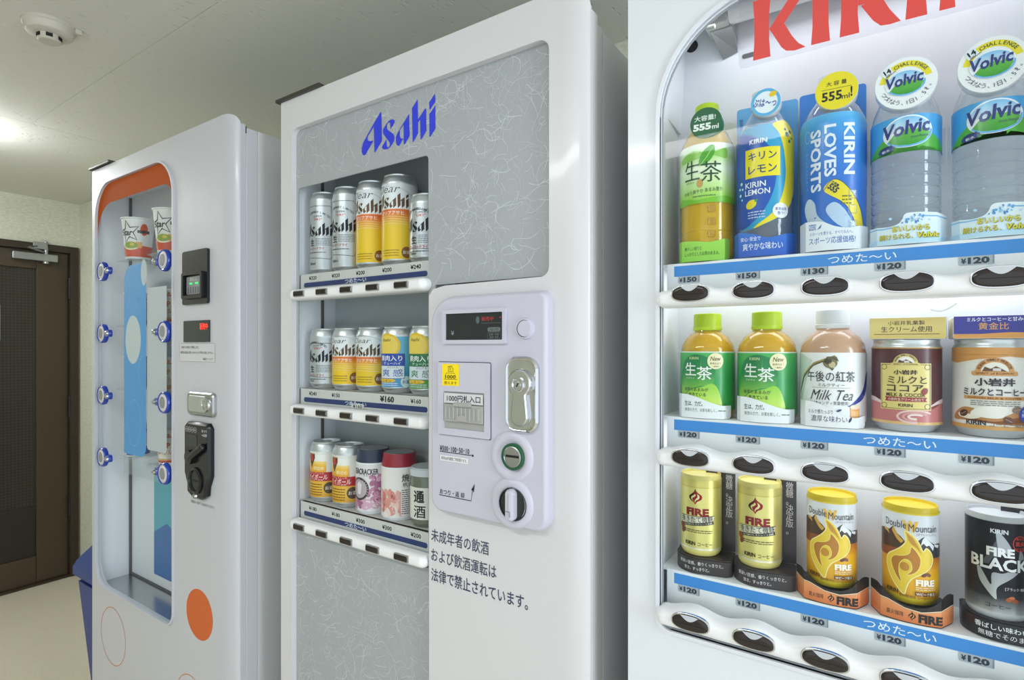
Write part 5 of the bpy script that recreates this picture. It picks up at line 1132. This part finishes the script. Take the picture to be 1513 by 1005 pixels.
def art_cocoa(a):
    w = .0995; a.rect(-w, .009, w, .0905, '54282c', 0); a.grad(-w, w, [(.009, 'a04848'), (.022, 'b05858'), (.030, '7c3438'), (.036, '54282c')], 1)
    a.sm([(-.048, .034), (-.030, .0335), (-.006, .025), (.02, .024), (.04, .033), (.048, .034), (.048, .012), (-.048, .012)], 'c87878', 2); a.sm([(-.048, .036), (-.032, .0355), (-.012, .026), (-.030, .031), (-.048, .032)], 'ecd8d4', 3); a.sm([(.048, .036), (.032, .034), (.016, .025), (.030, .030), (.048, .032)], 'ecd8d4', 3)
    for i, (R0, c) in enumerate(((.017, 'e8c0bc'), (.012, 'dc9c98'), (.0075, 'f0d8d4'))): a.ring(.008, .017, R0, R0*.45, .0022, c, 4+i, 30, .5, 4.8)
    a.rect(-w, .0085, w, .0115, 'e0b87c', 4); a.rect(-w, .0892, w, .0905, 'c8a060', 2)
    a.rect(-.0245, .0240, .0225, .0735, 'e6d284', 5); a.line([(-.0232, .0253), (.0212, .0253), (.0212, .0722), (-.0232, .0722)], .0007, '5c4c2c', 6, True)
    for sx in (-1, 1):
        for zz in (.028, .0695): a.ring(-.001+sx*.0195, zz, .003, .003, .0006, '6c5828', 6, 14)
    koiwai_arch(a, -.001, .0735, .0108, 'e2cc7c', '5c4630'); a.text('小岩井', -.001, .0640, .0205, .0052, '3c2c20', 9, .03); a.text('ミルクと', .0005, .0560, .034, .0080, '3c2c20', 9, .01); a.text('ココア', -.0015, .0470, .032, .0075, '3c2c20', 9, .015)
    a.text('MILK & COCOA', -.001, .0400, .034, .0040, '3c2c20', 9, .01); a.poly([(-.0195, .0330), (.0180, .0330), (.0165, .0352), (.0180, .0375), (-.0195, .0375), (-.018, .0352)], 'a03038', 9); a.text('小岩井生クリーム仕立て', -.0008, .0352, .031, .0030, 'f4e4c8', 10, .01); a.text('KIRIN', -.001, .0290, .012, .0034, '3c2c20', 9, .02)
    a.ell(.0155, .0440, .0028, .0040, '8c3028', 10, 14, -.5)
wide_can((.0147, Y3, Z3[1]), 'brown and gold milk cocoa can under a gold topper card', art_cocoa, [(.0998, 'd8c070'), (.112, 'e2cc80'), (.1220, 'dcc478')],
         lambda a: (a.text('小岩井乳業製', -.0005, .1165, .032, .0046, '3c3020', 1, .01), a.text('生クリーム使用', -.0005, .1098, .044, .0062, '3c3020', 1, .015), a.line([(-.029, .1045), (.028, .1045)], .0006, '5c4a28', 1)))
def art_mcoffee(a):
    w = .0995; a.rect(-w, .009, w, .0905, 'f0eee9', 0); a.rect(-w, .0830, w, .0905, 'd89a54', 1); a.poly([(-.05, .0835), (.05, .0835), (.05, .079), (.03, .0795), (.01, .0815), (-.015, .0785), (-.035, .0745), (-.05, .0765)], 'd89a54', 1); a.line([(-.05, .075), (-.035, .073), (-.015, .077), (.01, .080), (.03, .078), (.05, .0775)], .001, 'f4ead8', 2)
    a.rect(-w, .0085, w, .0125, 'd8a058', 3)
    koiwai_arch(a, -.001, .0660, .0150, 'dca060', '6c4830'); a.text('小岩井', -.001, .0560, .031, .0080, '2c2430', 9, .04); a.text('ミルクとコーヒー', -.001, .0462, .050, .0074, '2c2430', 9, .025)
    a.rect(-.026, .0385, .024, .0418, 'd89a54', 5); a.text('KOIWAI MILK & COFFEE', -.001, .0401, .042, .0017, '6c4424', 6, .02); a.fine(-.020, .0320, .020, .0378, 3, '8c8480', 5, 6)
    a.sm([(-.038, .022), (-.026, .030), (-.010, .027), (.004, .022), (.018, .028), (.038, .030), (.038, .016), (.010, .014), (-.020, .0165), (-.038, .016)], 'c08850', 1); a.sm([(-.036, .021), (-.018, .019), (.000, .017), (.020, .022), (.034, .019), (.010, .0150), (-.020, .0165)], '8a4c20', 2)
    a.sm([(-.012, .031), (.008, .032), (.006, .022), (-.004, .020), (-.020, .023)], 'f6f2ea', 4); a.sm([(-.030, .024), (-.012, .021), (-.020, .018), (-.032, .020)], 'f2e8d8', 4)
    for u, v, rr, c in ((-.0265, .0235, .5, '4c2c1c'), (.0095, .0185, -.5, '6c4030'), (.0165, .0290, .3, '8c7468')): a.ell(u, v, .0044, .0034, c, 5, 18, rr); a.line([(u-.003*cos(rr), v-.003*sin(rr)), (u+.003*cos(rr), v+.003*sin(rr))], .0005, 'c8a888', 6)
    a.ell(.0270, .0245, .0088, .0090, '2c4cb0', 6, 26); a.text('小岩井', .0270, .0280, .012, .0036, 'eef2fa', 7, .02); a.text('生クリーム', .0270, .0240, .0135, .0032, 'eef2fa', 7, .02); a.text('使用', .0270, .0200, .008, .0034, 'eef2fa', 7, .02)
    a.text('KIRIN', -.0155, .0150, .016, .0045, '2c2430', 9, .03); a.text('コーヒー飲料', .0100, .0142, .030, .0050, '8c6c50', 9, .005)
wide_can((.0870, Y3, Z3[1]), 'white and tan milk coffee can under a purple topper card', art_mcoffee, [(.0998, 'd89a54'), (.1040, 'd89a54'), (.1041, '3c3c94'), (.1220, '3f3f9c')],
         lambda a: (a.poly([(-.033, .0998), (.033, .0998), (.033, .1050), (.010, .1055), (-.012, .1040), (-.033, .1015)], 'dc9c54', 1), a.text('ミルクとコーヒーと甘みの', .0005, .1185, .046, .0042, 'f0f0fa', 1, .015), a.text('黄金比', -.0020, .1118, .023, .0072, 'e0a85c', 1, .03)))

# ------------------------------------------------------------------ coffee cans on the bottom shelf
FLAME_OUT = [(0, 1), (.10, .80), (.30, .62), (.50, .48), (.55, .30), (.46, .10), (.22, -.04), (.10, -.16), (0, -.30), (-.14, -.10), (-.38, .10), (-.46, .26), (-.40, .42), (-.22, .54), (-.06, .70)]
FLAME_IN = [(.02, .66), (.10, .46), (.04, .30), (-.10, .16), (-.10, .02), (0, -.24), (.10, -.06), (.26, .10), (.32, .24), (.24, .36), (.26, .18), (.10, .04), (.10, .18), (.22, .32), (.18, .50)]
def flame(a, cx, cy, s, c1, c2, z):
    a.sm([(cx+x*s, cy+y*s) for x, y in FLAME_OUT], c1, z)
    a.poly([(cx+x*s, cy+y*s) for x, y in [(-.02, .58), (.06, .44), (-.04, .32), (-.20, .22), (-.22, .10), (-.10, -.06), (-.30, .10), (-.34, .24), (-.26, .36), (-.10, .46)]], c2, z+1)
    a.poly([(cx+x*s, cy+y*s) for x, y in [(.14, .62), (.32, .46), (.36, .30), (.26, .14), (.06, .02), (0, -.18), (-.04, .0), (.06, .16), (.20, .30), (.20, .46)]], c2, z+2)
def art_fire(a, r, h):
    w = pi*r; a.rect(-w, .0095, w, h-.0165, 'e2d884', 0); a.rect(-w, h-.0165, w, h-.006, 'dacd76', 0); a.rect(-w, h-.0155, w, h-.0148, 'c4b860', 1); a.rect(-w, .0085, w, .0110, 'efe9c8', 1)
    flame(a, -.0030, .0720, .0155, '96202a', 'e8dc9c', 2); a.poly([(-.0030+x*.0155, .0720+y*.0155) for x, y in [(0, .96), (-.10, .72), (-.28, .56), (-.46, .40), (-.50, .22), (-.36, .04), (-.14, -.14), (-.26, .06), (-.36, .24), (-.26, .42), (-.06, .62)]], '3c1c20', 5)
    a.text('FIRE', -.0005, .0575, .0290, .0098, '8c2a30', 3, .05); a.poly([(-.0150, .0527), (-.0110, .0527), (-.0108, .0623), (-.0150, .0623)], '30282c', 2)
    q = [(-.0260, .0395), (.0195, .0460), (.0215, .0530), (-.0250, .0505)]; a.poly(q, 'dcd8c4', 3); a.line(q, .0006, '4c4438', 4, True)
    a.text('挽きたて微糖', -.0020, .0478, .042, .0080, '2c2622', 5, .02, 0, .07); a.poly([(-.0200, .0375), (.0205, .0425), (.0200, .0462), (-.0205, .0412)], '4a463c', 4); a.text('ULTIMATE ストレート焙煎', .0, .0420, .036, .0025, 'dcd8c8', 6, .015, 0, .12)
    a.fine(-.018, .0300, .018, .0350, 2, '6c6444', 3, 3); a.ell(-.0220, .0370, .0036, .0046, '8c4030', 5, 14, .3); a.ell(-.0205, .0315, .0030, .0042, '7c3828', 5, 14, -.3)
    a.text('KIRIN', -.0095, .0165, .0135, .0048, '30281c', 3, .03); a.text('コーヒー', .0090, .0162, .0180, .0046, '5c4c28', 3, .005)
def side_stand(t, x0, x1, h, yb, yf, m, text, art_card, card_h):
    """black stepped stand: curved front foot plus an upright card at the right"""
    b = BM(); P = []
    R = .0300
    for i in range(11):
        a_ = -pi*.55+i*pi*.62/10; P.append((R*sin(a_), -R*cos(a_)))
    P += [(x1-.006, -R+.004), (x1, -R+.010), (x1, .016), (x0, .016)]
    lo = [b.verts.new((x, y, 0)) for x, y in P]; hi = [b.verts.new((x, y, h)) for x, y in P]
    n = len(P); b.faces.new(hi); b.faces.new(lo[::-1])
    for i in range(n): b.faces.new((lo[i], lo[(i+1) % n], hi[(i+1) % n], hi[i]))
    bmesh.ops.recalc_face_normals(b, faces=b.faces[:])
    bmesh.ops.bevel(b, geom=[e for e in b.edges if abs(e.verts[0].co.z-h) < 1e-6 and abs(e.verts[1].co.z-h) < 1e-6], offset=.0015, segments=2, affect='EDGES')
    k = obj('display_base', b, m, t, world=False)
    def wrap(u, v, z):
        a_ = u/R
        if a_ < .20: return ((R+.0003+z)*sin(a_), -(R+.0003+z)*cos(a_), v)
        return (R*sin(.20)+(u-R*.20), -R*cos(.20)-.0003-z+(u-R*.20)*(R*cos(.20)-R+.004)/(x1-.006-R*sin(.20)), v)
    a = Art(); text(a); a.build('base_print', wrap, 'print_satin', k, du=.003)
    b = BM(); plate(b, rrect(.004, x1, h, card_h, (0, 0, .003, .003), 3), (), .0150, .0160); k2 = obj('display_card', b, m, t, world=False)
    a = Art(); art_card(a); a.build('card_print', lambda u, v, z: (u, .0147-z, v), 'print_satin', k2)
mat('stand_dark', '3a3436', .35)
mat('stand_black', '1e1e22', .3)
def small_can(loc, label, art, raise_, group=gr3, rz=0, lid_m='aluminium', art_m='print_gloss', body='aluminium', h=.1045, r=.0256):
    t = thing('coffee_can', label, 'coffee can', loc, group, rz); B = [(0, .003), (r*.84, .003), (r*.86, 0), (r*.90, .0005), (r*.985, .005), (r, .008), (r, h-.0055), (r*.975, h-.0035), (r*.985, h-.0015), (r*.965, h-.0002), (r*.945, h-.0010)]; L = [(r*.945, h-.0012), (r*.93, h-.0035), (r*.86, h-.0030), (0, h-.0026)]
    up = lambda P: [(a_, b_+raise_) for a_, b_ in P]
    obj('can_body', lathe(BM(), up(B), 52), body, t, world=False); obj('can_lid', lathe(BM(), up(L), 40), lid_m, t, world=False)
    a = Art(); art(a, r, h); a.build('can_print', on_cyl(r, .0003, raise_), art_m, t, du=r*.1); return t
t = fire = small_can((-.2085, Y3, Z3[2]), 'pale yellow flame coffee can at the left end of the bottom shelf', art_fire, .0205, rz=RAD(6), art_m='print_metal', body=mat('pale_gold', 'ded27c', .35), lid_m='pale_gold')
side_stand(t, -.030, .0412, .0200, 0, 0, 'stand_dark', lambda a: (a.text('奥深い豆感、香りくっきりと。', .0035, .0132, .056, .0046, 'e6e2e2', 1, .015), a.text('甘さ、すっきりと。', -.0010, .0062, .032, .0044, 'e6e2e2', 1, .015)),
           lambda a: a.text('微糖。決定版。', .0335, .0890, .0085, .066, 'dcd8da', 1, .01, vertical=True), .127)
dup(fire, (-.1360, Y3, Z3[2]), 'pale yellow flame coffee can beside the orange mountain coffee can')
def art_mount(a, r, h):
    w = pi*r; t = h-.0165; k = lambda P: [(r*math.asin(max(-1, min(1, (x-390)/316)))*.98, .0085+(1040-y)*.0000985) for x, y in P]
    a.grad(-w, w, [(.0085, 'e0a012'), (.030, 'f0b414'), (.050, 'e8a020'), (.058, 'b05a24'), (.064, '6c3a24'), (.072, '5a3426')], 0); a.rect(-w, .066, w, t+.010, 'e2e4ea', 1); a.rect(-w, t+.0085, w, t+.0105, 'e8d02c', 2)
    a.poly(k([(60, 380), (110, 345), (160, 350), (205, 300), (240, 370), (290, 400), (330, 440), (330, 560), (60, 560)]), '4c3428', 2)
    for P in ([(110, 345), (150, 352), (165, 400), (140, 380), (110, 365)], [(205, 300), (250, 380), (320, 440), (290, 470), (250, 440), (215, 390), (190, 350)]): a.poly(k(P), 'd8a848', 3)
    a.poly(k([(470, 420), (520, 380), (545, 370), (600, 420), (640, 450), (690, 450), (705, 500), (705, 600), (470, 600)]), '3c3c44', 2)
    for P in ([(545, 370), (600, 425), (640, 470), (630, 520), (590, 460), (560, 470), (530, 440), (500, 470), (520, 400)], [(640, 450), (690, 470), (680, 500), (650, 480)]): a.poly(k(P), 'eceef2', 3)
    a.grad(k([(470, 0)])[0][0], k([(700, 0)])[0][0], [(.040, 'e8a020'), (.0515, 'c06a28')], 2); a.poly(k([(60, 560), (330, 520), (330, 640), (60, 640)]), '8c4a28', 3)
    O = catmull(k([(330, 325), (420, 370), (480, 440), (525, 530), (555, 490), (600, 530), (622, 600), (615, 660), (585, 715), (520, 765), (430, 815), (380, 870), (350, 940), (330, 1010), (295, 1000), (220, 920), (160, 810), (140, 700), (160, 620), (230, 560), (300, 500), (345, 430)]), True, 3)
    a.poly(O, 'f2d040', 4); a.line(O, .0011, 'fff0a0', 6, True)
    I = catmull(k([(400, 490), (460, 540), (500, 620), (480, 720), (420, 780), (350, 800), (400, 750), (405, 690), (375, 640), (320, 640), (275, 700), (270, 790), (295, 890), (230, 820), (185, 690), (220, 620), (310, 600), (380, 560)]), True, 3)
    a.poly(I, 'bc7c2c', 5); a.line(I, .0007, 'fbe67c', 6, True); a.ell(*k([(328, 715)])[0], .0042, .0046, 'c88c34', 6, 20)
    a.poly(k([(350, 345), (420, 395), (470, 470), (510, 560), (460, 500), (400, 460), (370, 420)]), 'c89434', 5)
    a.text('Double', -.0140, .0850, .0210, .0078, '34343c', 6, .0); a.text('Mountain', .0120, .0830, .0270, .0078, '34343c', 6, .0); a.text('[ダブルマウンテン]', .0150, .0765, .0190, .0030, '50505a', 6)
    a.text('W', .0, .0840, .014, .012, 'f0c040', 5, .06)
    a.ell(.0120, .0340, .0028, .0018, '6c3c20', 7, 12, .5); a.ell(.0160, .0345, .0028, .0018, '7c4824', 7, 12, -.5)
    a.text('FIRE', .0135, .0255, .0180, .0068, 'fdf6e4', 7, .05); a.fine(.0045, .0175, .0235, .0215, 2, 'f6e4c0', 7, 4); a.rect(.004, .0115, .0240, .0158, '7c4a18', 6); a.text('Wピーク製法', .0140, .0136, .0180, .0036, 'fbf2dc', 7, .015)
    a.text('KIRIN', -.0165, .0125, .0120, .0044, '5c3c10', 7, .03); a.text('香料無添加 コーヒー', .0035, .0095, .0260, .0034, '6c4814', 7, .0)
def mount_base(t):
    b = BM(); lathe(b, [(0, 0), (.031, 0), (.0325, .0012), (.0325, .0150), (0, .0155)], 48); obj('display_base', b, 'stand_black', t, world=False)
    O = [(-.0440, 0), (.044, 0), (.0455, .003), (.0455, .0300), (.040, .0330), (.034, .0310), (.026, .0235), (.012, .0180), (-.006, .0180), (-.020, .0235), (-.030, .0310), (-.036, .0340), (-.0440, .0320)]
    def art(a):
        a.poly([(-.0440, .001), (.044, .001), (.0455, .003), (.0455, .0190), (.030, .0165), (.012, .0128), (-.006, .0145), (-.024, .0200), (-.0440, .0215)], lambda u, v: mixc('d87840', 'f0a068', (v-.002)/.016), 1); a.line([(-.0440, .0222), (-.024, .0207), (-.006, .0152), (.012, .0135), (.030, .0172), (.0455, .0197)], .0009, 'fbe0c0', 2)
        a.text('直火珈琲', -.0165, .0082, .0185, .0052, '4c2a18', 3, .0); flame(a, .0015, .0060, .0075, '1c1614', 'e89458', 3); a.text('FIRE', .0210, .0072, .0250, .0092, '241a16', 3, .055)
    base_sleeve(t, .0340, O, '26201e', art, 'base_sleeve')
t = mnt = small_can((-.0570, Y3, Z3[2]), 'orange and gold mountain coffee can beside the pale yellow flame can', art_mount, .0160, rz=RAD(1), lid_m=mat('gold_lid', 'e0c424', .4), body='gold_lid')
mount_base(t)
dup(mnt, (.0185, Y3, Z3[2]), 'orange and gold mountain coffee can beside the black coffee can', RAD(-1))
def art_black(a, r, h):
    w = pi*r; t = h-.0165; a.grad(-w, w, [(.0085, 'b8babe'), (.014, '8c8e92'), (.024, '34343a'), (.034, '1c1c22'), (t+.0105, '1a1a20')], 0); k = lambda P: [(r*math.asin(max(-1, min(1, (x-240)/212)))*.98, .0085+(750-y)*.000149) for x, y in P]
    a.sm(k([(222, 200), (262, 232), (300, 280), (322, 330), (300, 350), (240, 330), (222, 260)]), 'b4b8be', 1)
    a.sm(k([(100, 440), (112, 540), (150, 600), (220, 662), (228, 580), (330, 500), (390, 430), (395, 370), (372, 320), (350, 420), (270, 480), (195, 490), (188, 570), (140, 500)]), lambda u, v: mixc('d0d2d6', '8c9096', (v-.02)/.05), 1)
    a.poly(k([(222, 262), (160, 380), (120, 440), (190, 430), (250, 350)]), '585c62', 1)
    a.text('KIRIN', -.0030+.003, .0895, .0135, .0044, 'e0e2e6', 3, .03); a.text('FIRE', .0010, .0690, .0215, .0090, 'f4f5f7', 4, .05)
    a.text('BLACK', .0005, .0570, .0490, .0135, '1c1c20', 4, .075, 0, -.0); a.text('BLACK', .0005, .0570, .0480, .0125, 'eceef0', 5, .03)
    a.ring(.0165, .0790, .0064, .0078, .0007, 'd84038', 4, 30); a.text('直火', .0165, .0790, .0085, .0044, 'd84038', 4, .02); a.text('香ばし', .0165, .0838, .0075, .0022, 'd84038', 4, .01); a.text('仕立て', .0165, .0742, .0075, .0022, 'd84038', 4, .01)
    a.text('[ブラック･無糖]', .0135, .0335, .0185, .0036, 'f0f2f4', 4, .02)
    a.ell(.0075, .0235, .0030, .0022, 'b06038', 5, 16, .5); a.ell(.0120, .0225, .0032, .0020, 'a0542c', 5, 16, -.4); a.ell(.0095, .0255, .0022, .0014, 'c87848', 6, 12); a.text('コーヒー', -.001, .0150, .0190, .0040, '30323a', 4, .005)
t = small_can((.0915, Y3, Z3[2]), 'black coffee can with silver flame at the right end of the bottom shelf', art_black, .0185, rz=RAD(-3), art_m='print_metal', lid_m=mat('pale_lid', 'c4c8cc', .4), body='pale_lid')
side_stand(t, -.030, .0460, .0200, 0, 0, 'stand_black', lambda a: (a.text('香ばしい味わいを', .004, .0132, .048, .0056, 'eceef2', 1, .02), a.text('無糖でそのまま', .004, .0058, .042, .0056, 'eceef2', 1, .02)),
           lambda a: a.text('直火仕立ての香り。', .0360, .0790, .0105, .088, 'eceef2', 1, .02, vertical=True), .127)
